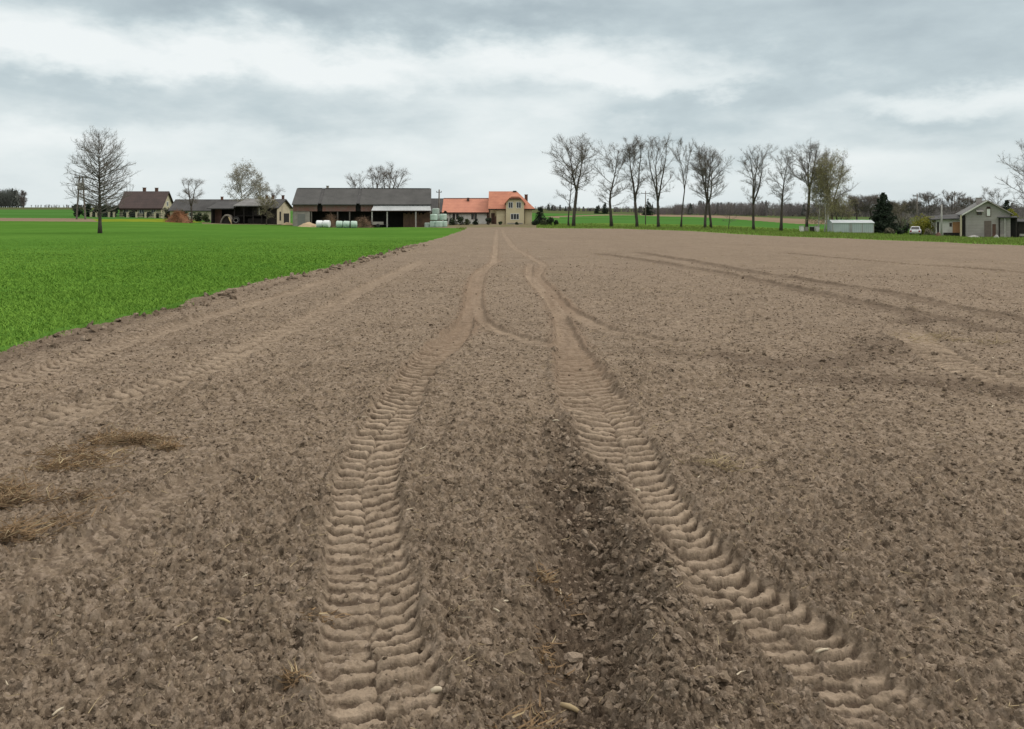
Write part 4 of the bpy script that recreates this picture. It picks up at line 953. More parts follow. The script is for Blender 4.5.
def heap(name, label, cat, x, y, H, Wd, Dp, m, seed, sticks=0, sm=None):
    rng = np.random.default_rng(seed); R = thing(name, label, cat, (x, y, gz(x, y)-.1))
    n, q = 26, 9; V = [(0, 0, H)]; F = []
    for i in range(1, q+1):
        for j in range(n):
            a = 2*math.pi*j/n; u = i/q; w = 1+.12*math.sin(3*a+seed)+.08*math.sin(5*a)
            V.append((Wd/2*u*w*math.cos(a), Dp/2*u*w*math.sin(a), max(0, H*(1-u**1.5)*(1+rng.normal(0, .05)) + rng.normal(0, .02*H))))
    F3 = [(0, 1+j, 1+(j+1) % n) for j in range(n)]; F4 = [(1+(i-1)*n+j, 1+i*n+j, 1+i*n+(j+1) % n, 1+(i-1)*n+(j+1) % n) for i in range(1, q) for j in range(n)]
    np_mesh('mound', np.array(V), [np.array(F3), np.array(F4)], m, R, True)
    if sticks:
        a = rng.uniform(0, 6.28, sticks); u = rng.uniform(0, 1, sticks)**.6
        B = np.stack([Wd/2*u*np.cos(a), Dp/2*u*np.sin(a), H*(1-u**1.5)-.05], 1); Dr = rng.normal(0, 1, (sticks, 3)); Dr[:, 2] = np.abs(Dr[:, 2])*.35
        V, q4, t3, _, _ = twig_arrays(B, Dr, rng.uniform(.4, 1.3, sticks)*min(1, H), rng.uniform(.015, .045, sticks), rng)
        np_mesh('sticks', V, [q4, t3], sm, R)
    return R
def hp(px, Y): return at(px, 222, Y).x
heap('brush_heap', 'orange-brown heap of cut brushwood near the brown-roofed house', 'heap', hp(178.5, 143), 143, 2.05, 4.6, 3.4, M_STICK, 3, 900, M_STICK)
heap('brush_heap', 'rounded brown brushwood heap in the barn front behind the white bales', 'heap', hp(331, 139.8), 139.8, 2.3, 2.6, 2.2, M_STICK2, 5, 500, M_STICK2)
heap('brush_heap', 'sloping brown brushwood heap beside the left post of the pale lean-to', 'heap', hp(362.5, 139), 139, 1.9, 4.0, 2.4, M_STICK2, 8, 600, M_STICK2)
heap('sand_heap', 'low heap of yellow sand left of the two white bales', 'heap', hp(308.5, 135.5), 135.5, .95, 3.9, 2.6, M_SAND, 6)
heap('soil_heap', 'low tan earth pile at the right corner of the dark shed', 'heap', hp(287, 148), 148, .6, 2.6, 2.0, M_SAND, 7)

BALE = {}
def bale(label, x, y, dz, m, axis, rz=0, group=None, r=.62, h=1.06):
    key = (m.name, axis)
    if key not in BALE:
        rng = np.random.default_rng(len(BALE)+3); pr = [(r*.80, -h/2), (r*.95, -h/2+.04), (r, -h/2+.14), (r*1.015, -.2), (r*.995, .05), (r*1.01, .22), (r, h/2-.14), (r*.95, h/2-.04), (r*.80, h/2)]
        mb = MB(); mb.lathe(pr, 24, (0, 0, r if axis != 'z' else h/2), axis)
        mb.v = [(a+rng.normal(0, .008), b+rng.normal(0, .008), c+rng.normal(0, .008)) for a, b, c in mb.v]
        o = mb.build('wrapped_bale', m, None, True); BALE[key] = o
    else:
        o = BALE[key].copy(); COL.objects.link(o)
    o.location = (x, y, gz(x, y)+dz-.03); o.rotation_euler = (0, 0, rz)
    return tag(o, label, 'bale', group)
GB = 'wrapped hay bales around the barn'
Yb = 134.5
bale('left one of the two white wrapped bales in front of the barn', hp(319.5, Yb), Yb, 0, M_WRAPW, 'x', .15, GB)
bale('right one of the two white wrapped bales in front of the barn', hp(326.6, Yb-.3), Yb-.3, .05, M_WRAPW, 'x', -.2, GB)
bale('pale green bale lying at the left end of the row of three', hp(339.4, Yb), Yb, 0, M_WRAPG, 'x', .1, GB)
bale('pale green bale lying in the middle of the row of three', hp(346.6, Yb), Yb, 0, M_WRAPG, 'x', -.05, GB)
bale('pale green bale lying at the right end of the row of three', hp(354.0, Yb), Yb, 0, M_WRAPG, 'x', .2, GB)
Yb = 137
bale('small grey bale on the ground against the brown plank corner of the barn', hp(428.2, Yb), Yb, -.25, M_WRAPGY, 'z', 0, GB)
bale('green wrapped bale standing on the ground at lower left of the bale stack', hp(433.6, Yb-.6), Yb-.6, 0, M_WRAPG, 'z', .3, GB)
bale('green wrapped bale at the bottom middle of the bale stack with nothing on it', hp(439.0, Yb-1.2), Yb-1.2, 0, M_WRAPG, 'z', .9, GB)
bale('green wrapped bale on the ground at the right end of the bale stack', hp(443.6, Yb), Yb, 0, M_WRAPG, 'z', 1.4, GB)
bale('green wrapped bale resting on the lower left bale of the stack', hp(433.9, Yb-.6), Yb-.6, 1.2, M_WRAPG, 'z', 2, GB)
bale('green wrapped bale resting on the right end bale of the stack', hp(443.2, Yb), Yb, 1.2, M_WRAPG, 'z', 2.6, GB)
bale('grey-green bale standing on the ground at the hidden back of the bale stack', hp(436.2, Yb+1.4), Yb+1.4, 0, M_WRAPGY, 'z', .5, GB)
bale('grey-green bale in the middle layer at the back of the bale stack', hp(436.1, Yb+1.4), Yb+1.4, 1.2, M_WRAPGY, 'z', .7, GB)
bale('grey-green bale on the very top of the bale stack', hp(435.8, Yb+1.3), Yb+1.3, 2.2, M_WRAPGY, 'z', 1.0, GB)

# ------------------------------------------------------------------ utility poles
def pole(label, px, Y, top, base_r=.14, arm=.9, m=None, n=2):
    x = hp(px, Y); H = hgt(top, Y, x); R = thing('utility_pole', label, 'pole', (x, Y, gz(x, Y)), 0, 'utility poles')
    MB().tube([(0, 0, -.3), (0, 0, H*.5), (.03, 0, H)], [base_r, base_r*.85, base_r*.65], 8).build('shaft', m or M_WOODP, R, True)
    if arm:
        MB().box(-arm, -.05, H-.55, arm, .05, H-.43).build('crossarm', M_IRON, R)
        for k in np.linspace(-1, 1, n): MB().lathe([(.03, 0), (.06, .06), (.06, .14), (.02, .2)], 8, (k*arm*.9, 0, H-.43)).build('insulator', M_CONC, R)
pole('dark wooden utility pole between the barn and the red-roofed wing', 439, 146, 189.5, .18, .5)
pole('thin utility pole with crossarm in the green field behind the row of bare trees', 645.5, 165, 191, .12, .9)
pole('utility pole rising above the yellow-green willow and the parked silver car', 917, 150, 193.5, .15, .8)
pole('grey pole standing in front of the white annex of the grey gabled house', 941.5, 126, 204.5, .16, 0, M_CONC)
pole('faint utility pole against the woods to the left of the grey gable chimney', 954.5, 190, 191, .12, .5)

# ------------------------------------------------------------------ grey-roofed building behind the wing
Y = 175; A, W = front(426, 446, Y, .05); g0 = gz(A.x+W/2, Y)
R = thing('outbuilding', 'small dark grey-roofed building between the barn and the red-roofed wing', 'building', (A.x, Y, g0), .05)
he, hr, D = hgt(210.5, Y, A.x), hgt(198.3, Y+3.5, A.x), 7
MB().prismx([(0, -.6), (D, -.6), (D, he), (D/2, hr-.12), (0, he)], 0, W).build('wall', M_BRICKD, R); roof_gable_x(W, D, he, hr, .4, .2).build('roof', M_ROOFDK, R)

# ------------------------------------------------------------------ low wing with salmon roof
Y = 160; A, W = front(442, 488.6, Y, 0); k = W/46.6; X = lambda px: (px-442)*k; g0 = gz(A.x+W, Y); z = lambda py: hgt(py, Y, A.x+W)
R = thing('low_wing', 'low whitewashed wing with salmon tiled roof left of the yellow house', 'building', (A.x, Y, g0))
he, hr, D = z(211.2), hgt(198.2, Y+4, A.x+W), 8
MB().prismx([(0, -.6), (D, -.6), (D, he), (D/2, hr-.12), (0, he)], 0, W).build('wall', M_WHITEW, R)
rf = roof_gable_x(W, D, he, hr, .35, .02).build('roof', M_ROOFSAL, R); rf.data.materials[0] = M_ROOFSAL
MB().box(X(466), 3.0, hr-.7, X(468.4), 3.5, hr+.12).build('chimney', M_BRICKD, rf)
MB().box(0, D/2-.12, hr-.03, W, D/2+.12, hr+.07).build('ridge_cap', M_FASCIA, rf)
MB().box(-.02, -.42, he-.5, W, -.36, he-.22).build('gutter', M_FASCIA, R)
for a in (452.6, 456.2, 471.3, 474.3): window(R, X(a), .9, X(a)+.5, 2.2, 0, M_FRAMEB, bars=0)
MB().tube([(X(450), -.12, 0), (X(450), -.12, he-.4)], .05, 6).build('downpipe', M_FASCIA, R)
MB().box(X(487)-.05, -.06, 0, X(488.4), -.003, 2.1).build('door', M_FRAMEB, R)

# ------------------------------------------------------------------ yellow house with orange roof
Y = 158; A, W = front(489, 532, Y, 0); k = W/43.0; X = lambda px: (px-489)*k; g0 = gz(A.x+W/2, Y); z = lambda py: hgt(py, Y, A.x+W/2)
R = thing('family_house', 'pale yellow house with orange tiled roof and a rounded gable with two upper windows', 'house', (A.x, Y, g0))
D = 8.5; he = z(208.6); hr = hgt(191.2, Y+D/2, A.x+W/2)
wl = MB(); wl.box(X(496.5), 0, -.6, W, D, he); wl.box(0, 1.6, -.6, X(496.5), D, he); wl.build('wall', M_YELLOWW, R)
ov = .5; xr = X(517)
def roofpt(y): return he + (hr-he)*(y+ov)/(D/2+ov)
rf = MB()
e = he-.02
V = [(-.15, -ov, e), (W+.6, -ov, e), (xr, D/2, hr), (-.15, D/2, hr), (W+.6, D+ov, e), (-.15, D+ov, e)]
V2 = [(a, b, c-.18) for a, b, c in V]
rf.add(V+V2, [(0,1,2,3), (1,4,2), (3,2,4,5), (6,9,8,7), (7,8,10), (9,11,10,8), (0,6,7,1), (1,7,10,4), (4,10,11,5), (5,11,9,3), (3,9,6,0)])
rf = rf.build('roof', M_ROOFOR, R)
chimney(rf, X(526.5), D*.42, he+1, z(194.6), .62, M_BRICKD)
MB().box(X(513), D/2-.3, hr-.2, X(516.5), D/2+.3, hr+.12).build('ridge_vent', M_FASCIA, rf)
MB().box(-.16, -.56, e-.24, X(505.6), -.503, e-.02).build('gutter', M_FASCIA, R); MB().box(X(524.5), -.56, e-.24, W+.6, -.503, e-.02).build('gutter', M_FASCIA, R)
# projecting gable with a clipped, rounded top
gx0, gx1 = X(506), X(524); gt = z(197.2); gs = z(203)
prof = [(gx0, -.6), (gx0, z(202.5)), (gx0+.55, z(199.6)), (gx0+1.1, gt), (gx1-1.1, gt), (gx1-.55, z(199.6)), (gx1, z(202.5)), (gx1, -.6)]
G = MB().prism(prof, -.9, D*.35).build('gable', M_YELLOWW, R)
lid = [(gx0-.30, z(203.6)), (gx0+.42, z(199.2)), (gx0+1.0, gt+.10), (gx1-1.0, gt+.10), (gx1-.42, z(199.2)), (gx1+.30, z(203.6)), (gx1+.24, z(204.2)), (gx1-.5, z(199.9)), (gx1-1.05, gt-.05), (gx0+1.05, gt-.05), (gx0+.5, z(199.9)), (gx0-.24, z(204.2))]
MB().prism(lid, -1.25, D*.40).build('gable_roof', M_ROOFOR, R)
MB().slab([(gx0+.6, -1.3, gt-.12), (gx1-.6, -1.3, gt-.12), (gx1-1.15, .8, gt+.75), (gx0+1.15, .8, gt+.75)], .12).build('hipped_top', M_ROOFOR, R)
MB().prism([(gx0+.62, gt-.42), (gx1-.62, gt-.42), (gx1-.78, gt-.25), (gx0+.78, gt-.25)], -1.28, -1.252).build('dark_trim', M_FASCIA, R)
for a, b in ((508.2, 513.0), (516.3, 521.2)): window(R, X(a), z(208.2), X(b), z(202.0), -.9, M_FRAMEW, bars=1)
window(R, X(510.5), z(219.6), X(519.2), z(213.5), -.9, M_FRAMEW, bars=2)
for p in (505.2, 524.6): MB().tube([(X(p), -.95, -.1), (X(p), -.95, he-.1)], .06, 6).build('downpipe', M_FASCIA, R)
dr = MB().box(X(491), 1.53, 0, X(494.6), 1.597, 2.15).build('door', M_FRAMEB, R); MB().box(X(494), 1.48, 1.0, X(494.4), 1.527, 1.1).build('handle', M_IRON, dr)
MB().box(X(489.4), -.15, -.5, X(490.2), .05, he).build('porch_post', M_BRICKD, R)
MB().box(X(494.8), .3, -.5, X(496.4), .5, 1.5).build('porch_wall', M_BRICKD, R)
MB().box(X(506)+.3, -1.3, -.4, X(524)-.3, -.903, .25).build('plinth', M_GREYW, R)

# ------------------------------------------------------------------ long pale garden container
Y = 128; A, W = front(832.5, 874, Y, -.12); k = W/41.5; g0 = gz(A.x+W/2, Y); z = lambda py: hgt(py, Y, A.x+W/2)
R = thing('metal_shed', 'long low pale grey metal shed between the birches and the spruce', 'shed', (A.x, Y, g0), -.12)
h1 = z(223.2)
MB().prismx([(0, -.5), (3, -.5), (3, h1+.35), (1.5, h1+.4), (0, h1)], 0, W).build('wall', M_GREENH, R)
MB().prismx([(-.12, h1), (1.5, h1+.42), (3.1, h1+.36), (3.1, h1+.44), (1.5, h1+.52), (-.12, h1+.08)], -.08, W+.08).build('roof', M_ROOFGH, R)
for f in (.0, .42, .455, .72, 1): MB().box(f*(W-.08), -.05, -.4, f*(W-.08)+.08, -.003, h1-.02).build('seam_post', M_GREYW, R)
MB().box(.05, -.06, .02, W-.05, -.052, .14).build('bottom_rail', M_GREYW, R)
for i, (px, yy, h, m, lab, s) in enumerate([(801.5, 131, .95, M_SHEET, 'white garden box leftmost at the foot of the bare tree by the birches', 0),
    (806.2, 131.5, .75, M_GREYW, 'grey garden box second from left at the foot of the birches', 1), (812.0, 131, .85, M_BOARDD, 'dark garden box in the row at the foot of the birches', 2), (817.0, 131.3, .95, M_SHEET, 'white garden box rightmost of the row under the birches', 3)]):
    x = hp(px, yy); R = thing('garden_box', lab, 'box', (x, yy, gz(x, yy)), .1*i, 'garden boxes under the birches')
    MB().box(-.27, -.27, .08, .27, .27, h).build('body', m, R); MB().box(-.31, -.31, h, .31, .31, h+.08).build('lid', M_GREYW if i % 2 else M_CONC, R)
    b = MB(); [b.box(a-.04, c-.04, -.1, a+.04, c+.04, .08) for a in (-.2, .2) for c in (-.2, .2)]; b.build('feet', M_WOODP, R)

# ------------------------------------------------------------------ silver car
x, yy = hp(915.6, 131), 131.0
R = thing('parked_car', 'small silver car parked under the yellow-green willow', 'car', (x, yy, gz(x, yy)), -.50)
b = MB(); b.prismx([(-1.9, .30), (1.9, .30), (1.95, .55), (1.85, .86), (1.0, .95), (-1.6, .95), (-1.88, .85), (-1.95, .55)], -.82, .82); b.build('body', M_CARP, R, bevel=.08)
c = MB(); V = []
for (yv, zv, w) in ((-1.72, .94, .74), (.95, .94, .74), (.35, 1.42, .60), (-1.35, 1.42, .60)): V += [(-w, yv, zv), (w, yv, zv)]
c.add(V, [(0,1,3,2), (4,5,7,6), (0,2,4,6), (1,7,5,3), (0,6,7,1), (2,3,5,4)]); c.build('cabin', M_CARP, R, bevel=.05)
w = MB(); w.slab([(-.62, -1.70, 1.0), (.62, -1.70, 1.0), (.53, -1.42, 1.36), (-.53, -1.42, 1.36)], .01); w.build('rear_window', M_GLASS, R)
for s in (-1, 1):
    MB().add([(s*.735, -1.3, 1.0), (s*.735, .7, 1.0), (s*.632, .25, 1.36), (s*.632, -1.2, 1.36), (s*.72, -1.3, 1.0), (s*.72, .7, 1.0), (s*.617, .25, 1.36), (s*.617, -1.2, 1.36)], [(0,1,2,3), (4,7,6,5), (0,4,5,1), (1,5,6,2), (2,6,7,3), (3,7,4,0)]).build('side_window', M_GLASS, R)
    MB().box(s*.62-.13, -1.99, .58, s*.62+.13, -1.93, .80).build('taillight', mat('red_lens', (.35, .02, .02), .3), R)
    for yv in (-1.2, 1.25):
        wh = MB().lathe([(.2, -.1), (.28, -.11), (.31, -.06), (.31, .06), (.28, .11), (.2, .1)], 18, (s*.76, yv, .31), 'x').build('wheel', M_TYRE, R, True)
        MB().lathe([(.2, -.07), (.17, -.09), (.05, -.05), (.05, .05), (.2, .07)], 14, (s*.80, yv, .31), 'x').build('rim', M_GREYW, wh)
MB().box(-.26, -1.975, .52, .26, -1.955, .64).build('number_plate', M_SHEET, R); MB().box(-.8, -2.0, .34, .8, -1.92, .5).build('bumper', M_CONC, R)

# ------------------------------------------------------------------ grey gabled house at right
Y = 128; rot = -.40; A, W = front(965.4, 1010.5, Y, rot); k = W/45.1; X = lambda px: (px-965.4)*k
mx_ = A.x+W/2*math.cos(rot); my_ = A.y+W/2*math.sin(rot); g0 = gz(mx_, my_)
z = lambda py: at(988, py, my_).z - g0
R = thing('grey_house', 'grey block house with a white upper window in its street-facing gable', 'house', (A.x, A.y, g0), rot)
D = 9; he, hr = z(213.4), z(201.0); xm_ = X(987.6)
MB().prism([(0, -.6), (W, -.6), (W, he), (xm_, hr-.12), (0, he)], 0, D).build('wall', M_BLOCK, R)
kl = (hr-he)/xm_; kr = (hr-he)/(W-xm_); o_ = .55
MB().prism([(-o_, he-kl*o_), (xm_, hr), (xm_, hr+.16), (-o_, he-kl*o_+.16)], -.5, D+.4).build('roof', M_ROOFLT, R)
MB().prism([(W+o_*.6, he-kr*o_*.6), (xm_, hr+.003), (xm_, hr+.163), (W+o_*.6, he-kr*o_*.6+.16)], -.5, D+.4).build('roof', M_ROOFGR, R)
MB().prism([(-o_, he-kl*o_-.03), (xm_-.05, hr-.03), (xm_-.05, hr+.19), (-o_, he-kl*o_+.19)], -.56, -.503).build('barge_board', M_SHEET, R)
MB().prism([(W+o_*.6, he-kr*o_*.6-.03), (xm_-.045, hr-.03), (xm_-.045, hr+.14), (W+o_*.6, he-kr*o_*.6+.14)], -.555, -.503).build('barge_board', M_GREYW, R)
chimney(R, X(981.2), 2.2, hr-1.6, z(198.0), .75, M_BLOCK)
window(R, X(986.2), z(216.4), X(991.2), z(208.3), 0, M_FRAMEB, bars=0, name='white_window', pane=M_FRAMEW)
MB().box(X(986.8), -.06, z(208.2), X(990.6), -.003, z(206.6)).build('window_head', M_FASCIA, R)
MB().slab([(X(976), -.75, z(211.4)), (X(983.3), -.75, z(211.4)), (X(983.3), -.003, z(209.6)), (X(976), -.003, z(209.6))], .07).build('awning', M_POST, R)
window(R, X(977), z(214.8), X(982), z(211.6), 0, M_FRAMEB, bars=0)
MB().box(X(984.5), -.05, -.1, X(991.5), -.003, z(220.8)).build('wooden_door', mat('faded_door', (.16,.125,.11), .95, col2=(.12,.095,.085)), R)
MB().box(X(992.5), -.045, -.1, X(996), -.003, z(224)).build('brick_patch', M_BRICKD, R)
MB().box(-.30, -.1, -.4, -.004, .15, he-.4).build('corner_post', M_BLACK, R); MB().box(-.75, -.12, -.4, -.5, .12, he-.3).build('corner_post', M_CREAM, R)
# annex with white wall and orange board, to the left and behind
A2, W2 = front(936, 962, 131, -.30); R = thing('annex', 'low white annex with an orange board panel left of the grey gabled house', 'building', (A2.x, A2.y, gz(A2.x+2, A2.y)), -.30)
k2 = W2/26; z2 = lambda py: at(950, py, 131).z - gz(A2.x+2, A2.y); X2 = lambda px: (px-936)*k2
MB().box(0, 0, -.5, W2, 4, z2(219.5)).build('wall', M_WHITEW, R)
MB().slab([(-.8, -.6, z2(219.2)), (W2+.2, -.6, z2(218.0)), (W2+.2, 4.2, z2(214.0)), (-.8, 4.2, z2(216.5))], .14).build('roof', M_ROOFDK, R)
MB().box(X2(952.6), -.06, .45, X2(960), -.003, z2(221.8)).build('orange_board', M_CHIP, R)
window(R, X2(949.5), z2(226.5), X2(952), z2(222.8), 0, M_FRAMEB, bars=0)
MB().box(X2(937), -.05, .2, X2(939), -.003, z2(222)).build('door', M_BOARDD, R)
b = MB(); b.box(X2(943), -.5, -.2, X2(959), -.3, .55); b.build('dark_wood_edging', M_BOARDD, R)
# open shelter right of the grey house
A3, W3 = front(999, 1017, 126, -.42); g3 = gz(A3.x+1, A3.y); R = thing('open_shelter', 'dark flat-roofed open shelter leaning against the grey gabled house', 'shed', (A3.x, A3.y, g3), -.42)
z3 = lambda py: at(1008, py, 124.6).z - g3; k3 = W3/18
MB().slab([(-.2, -.3, z3(217.2)), (W3+.2, -.3, z3(217.2)), (W3+.2, 2.6, z3(216.2)), (-.2, 2.6, z3(216.2))], .12).build('roof', M_ROOFDK, R)
MB().box(.02, .75, -.4, W3-.02, .85, z3(217.6)).build('back_wall', M_BLACK, R)  # panel set forward, its near-black colour stands for the shelter's inner shade
for f, m in ((0.02, M_BOARDD), (.33, M_POST), (.97, M_BOARDD)): MB().box(f*W3-.09, -.05, -.4, f*W3+.09, .1, z3(217.6)).build('post', m, R)
MB().box(0, .0, -.3, W3*.3, .12, .55).build('low_wall', M_GREYW, R)
A4, W4 = front(1018, 1046, 126, -.42); g4 = gz(A4.x+1, A4.y); R = thing('board_shed', 'dark board shed at the right edge below the big bare tree', 'shed', (A4.x, A4.y, g4), -.42)
z4 = lambda py: at(1020, py, 124.6).z - g4
MB().box(0, 0, -.4, W4, 3, z4(222)).build('wall', M_BOARDD, R); MB().slab([(-.2, -.3, z4(221.6)), (W4+.2, -.3, z4(221.6)), (W4+.2, 3.2, z4(219)), (-.2, 3.2, z4(219))], .1).build('roof', M_ROOFDK, R)
MB().box(.2, -.06, .2, 1.2, -.003, .55).build('pale_boards', M_POST, R)
heap('plastic_heap', 'crumpled pale plastic sheeting on the grass before the grey gable', 'heap', hp(974, 125), 125, .45, 2.4, 1.0, M_CONC, 11)
heap('plastic_heap', 'small pale rubble heap by the right corner of the grey gable', 'heap', hp(996.5, 122.5), 122.5, .6, .9, .8, M_CONC, 12)
heap('brick_heap', 'small reddish brick heap by the grey pole and the white annex', 'heap', hp(938.5, 125), 125, .75, 1.2, .9, M_BRICKD, 13)

# ------------------------------------------------------------------ trees: the row beyond the field
G1 = 'row of bare trees beyond the field'
def th(px, Y, top): x = hp(px, Y); return x, hgt(top, Y, x)
def row(label, px, Y, top, wpx, seed, **k):
    x, H = th(px, Y, top); return bare_tree('bare_tree', label, x, Y, H, wpx * Y / FPX * 1.02, seed, group=k.pop('group', G1), **k)
row('slender leaning bare tree leftmost in the row, half merged with its taller neighbour', 568.5, 140, 163, 28, 2, bole=.33, n1=16, twigs=1100, r0=.16)
row('tall broad bare tree right of the bushes by the yellow house', 573.5, 139, 134, 48, 1, bole=.34, leaders=2, fork=.42, spread=.16, n1=34, twigs=3800, wide=.6, r0=.26, tlen=.8)
row('bare tree with a long low left branch, second tall tree from the yellow house', 611.5, 139, 141, 42, 14, bole=.26, n1=30, twigs=2700, wide=.5, r0=.25, asc=.75)
row('bare tree with narrow upward fan crown just left of the slender utility pole', 637, 139, 135, 31, 4, bole=.27, leaders=3, fork=.30, spread=.10, n1=30, twigs=3000, shape='vase', r0=.23, asc=1.1)
row('many-stemmed bare tree just right of the slender utility pole', 658.5, 139, 134, 36, 5, bole=.28, leaders=3, fork=.30, spread=.17, n1=30, twigs=2800, wide=.6, r0=.26, asc=1.05)
row('slim straight bare tree with a narrow crown between two broader trees', 681, 138, 137, 25, 6, bole=.27, leaders=2, fork=.45, spread=.09, n1=24, twigs=2000, wide=.62, r0=.19, asc=1.05)
row('left stem of the close pair of bare trees sharing one dense round crown', 705, 138, 143, 36, 27, bole=.30, leaders=2, fork=.36, spread=.13, n1=28, twigs=3200, wide=.55, r0=.23)
row('right stem of the close pair of bare trees sharing one dense round crown', 711, 138.5, 144, 44, 8, bole=.30, leaders=2, fork=.34, spread=.20, n1=28, twigs=3200, wide=.55, r0=.22)
row('thin young sapling beside the close pair of bare trees', 728.5, 140, 201, 15, 9, bole=.25, n1=10, twigs=260, r0=.06, tlen=.5)
row('bare tree with open vase crown midway between the close pair and the birches', 753.5, 137, 144, 38, 10, bole=.30, leaders=3, fork=.33, spread=.20, n1=28, twigs=2500, shape='vase', r0=.23, asc=1.0)
row('shorter bare tree with a thick straight trunk and narrow ragged crown', 781, 136, 149, 30, 11, bole=.36, n1=26, twigs=2000, wide=.55, r0=.25, asc=1.05)
row('tall bare tree standing against the left side of the greenish birches', 806.5, 134, 140, 40, 12, bole=.26, leaders=2, fork=.50, spread=.14, n1=32, twigs=3000, wide=.6, r0=.25)
row('wide bare tree showing behind the right side of the greenish birches', 834, 140, 148, 38, 13, bole=.25, leaders=3, fork=.28, spread=.20, n1=30, twigs=3000, wide=.5, r0=.20, group=G1)
GBI = 'birches by the pale metal shed'
row('white-stemmed birch with drooping greenish crown, thickest of the group', 828, 132, 150, 38, 15, bole=.15, leaders=2, fork=.3, spread=.10, n1=34, twigs=2600, wide=.5, droop=.5, leaves=6500, leaf_mat=M_CATKIN, leaf_size=.075, bark=M_BIRCH, twm=M_BRUSH, r0=.17, group=GBI, cat='birch')
row('thin white-stemmed birch on the left side of the greenish group', 818.5, 132.5, 166, 26, 16, bole=.15, n1=24, twigs=1600, wide=.5, droop=.5, leaves=3200, leaf_mat=M_CATKIN, leaf_size=.075, bark=M_BIRCH, twm=M_BRUSH, r0=.12, group=GBI, cat='birch')
row('slanting white-stemmed birch next to the pale metal shed', 824.5, 131, 158, 22, 17, bole=.2, n1=24, twigs=1500, wide=.5, droop=.5, leaves=3200, leaf_mat=M_CATKIN, leaf_size=.075, bark=M_BIRCH, twm=M_BRUSH, r0=.12, lean=.05, group=GBI, cat='birch')
row('low spreading budding tree behind the birches and the pale metal shed', 838, 136, 196, 34, 18, bole=.1, leaders=3, fork=.2, spread=.3, n1=24, twigs=1500, wide=.4, leaves=3200, leaf_mat=M_CATKIN, leaf_size=.08, twm=M_BRUSH, r0=.12, group=GBI)
# big tree at the right edge and its neighbours
row('big spreading bare tree at the right edge above the board shed', 1030, 134, 138, 56, 19, bole=.22, leaders=3, fork=.26, spread=.28, n1=34, twigs=4200, wide=.5, r0=.30, group='bare trees by the grey house')
row('bare tree behind the right roof slope of the grey gabled house', 996, 165, 186, 26, 20, bole=.2, leaders=2, fork=.3, n1=20, twigs=1500, r0=.16, group='bare trees by the grey house')
row('bare tree with rounded top left of the grey house chimney', 951, 185, 190, 32, 21, bole=.2, leaders=3, fork=.3, spread=.2, n1=24, twigs=2200, r0=.18, group='bare trees by the grey house', tr=.016)
row('round-topped bare tree just right of the pole above the willow', 926, 190, 191.5, 22, 22, bole=.25, leaders=2, fork=.33, n1=22, twigs=1700, r0=.18, group='bare trees by the grey house', tr=.016)
row('budding pale tree between the dark spruce and the silver car', 900, 133, 201, 20, 23, bole=.2, leaders=3, fork=.25, spread=.2, n1=20, twigs=1200, leaves=700, leaf_mat=M_BRUSH, leaf_size=.09, twm=M_BRUSH, r0=.16, group='bare trees by the grey house')
for i, (px, top, wp, lab) in enumerate([(857, 195, 26, 'broad bare tree far behind the birches, left of its twin'), (872, 193.5, 28, 'round bare tree far behind the pale metal shed'), (893, 200, 16, 'small far bare tree peeking over the right side of the dark spruce'),
        (969, 196, 24, 'far bare tree just left of the grey house roof'), (909, 199, 18, 'far bare tree between the budding tree and the willow pole')]):
    row(lab, px, 290, top, wp, 60+i, bole=.3, leaders=2, fork=.36, spread=.2, n1=22, twigs=1500, r0=.26, tr=.03, tlen=1.6, group='far bare trees at the right')

# ------------------------------------------------------------------ trees at the left
Yt = 66; x, H = th(100, Yt, 128)
bare_tree('bare_tree', 'lone cone-shaped bare tree standing in the green crop at left', x, Yt, H, 60*Yt/FPX, 46, bole=.20, n1=120, twigs=4200, wide=.34, asc=.62, r0=.14, tr=.0055, tlen=.40, jit=.003)
G2 = 'bare trees around the farm'
row('small bare tree above the orange-brown brush heap', 191.5, 150, 177, 25, 32, bole=.35, leaders=2, fork=.4, spread=.25, n1=22, twigs=1100, wide=.6, r0=.18, group=G2)
row('pale birch with leafy haze rising behind the dark shed', 243, 170, 160, 34, 33, bole=.12, n1=40, twigs=2600, wide=.55, droop=.25, leaves=5200, leaf_mat=M_PALEBUD, leaf_size=.10, bark=M_BIRCH, twm=M_BRUSH, r0=.2, group=G2, cat='birch')
row('smaller birch at the right of the pale birch behind the dark shed', 260, 168, 173, 20, 34, bole=.12, n1=28, twigs=1500, wide=.55, droop=.25, leaves=2800, leaf_mat=M_PALEBUD, leaf_size=.10, bark=M_BIRCH, twm=M_BRUSH, r0=.15, group=G2, cat='birch')
row('thin bare tree in the gap between the dark shed and the barn', 275, 166, 184, 18, 35, bole=.2, leaders=2, fork=.3, n1=18, twigs=900, r0=.12, group=G2)
row('greenish budding tree with two pale stems in front of the dark shed', 266.5, 147, 194, 20, 36, bole=.2, leaders=2, fork=.22, spread=.12, n1=24, twigs=1200, leaves=1100, leaf_mat=M_CATKIN, leaf_size=.08, twm=M_BRUSH, r0=.12, group=G2)
row('left of three bare trees rising over the barn roof', 358, 168, 171, 24, 37, bole=.35, leaders=3, fork=.4, spread=.25, n1=24, twigs=1300, r0=.2, group=G2, shape='vase')
row('middle of three bare trees rising over the barn roof', 376, 168, 165, 22, 38, bole=.35, leaders=3, fork=.4, spread=.2, n1=24, twigs=1300, r0=.2, group=G2, shape='vase')
row('right and widest of three bare trees rising over the barn roof', 390, 166, 162.5, 36, 39, bole=.35, leaders=4, fork=.4, spread=.3, n1=32, twigs=2000, r0=.24, group=G2, shape='vase')

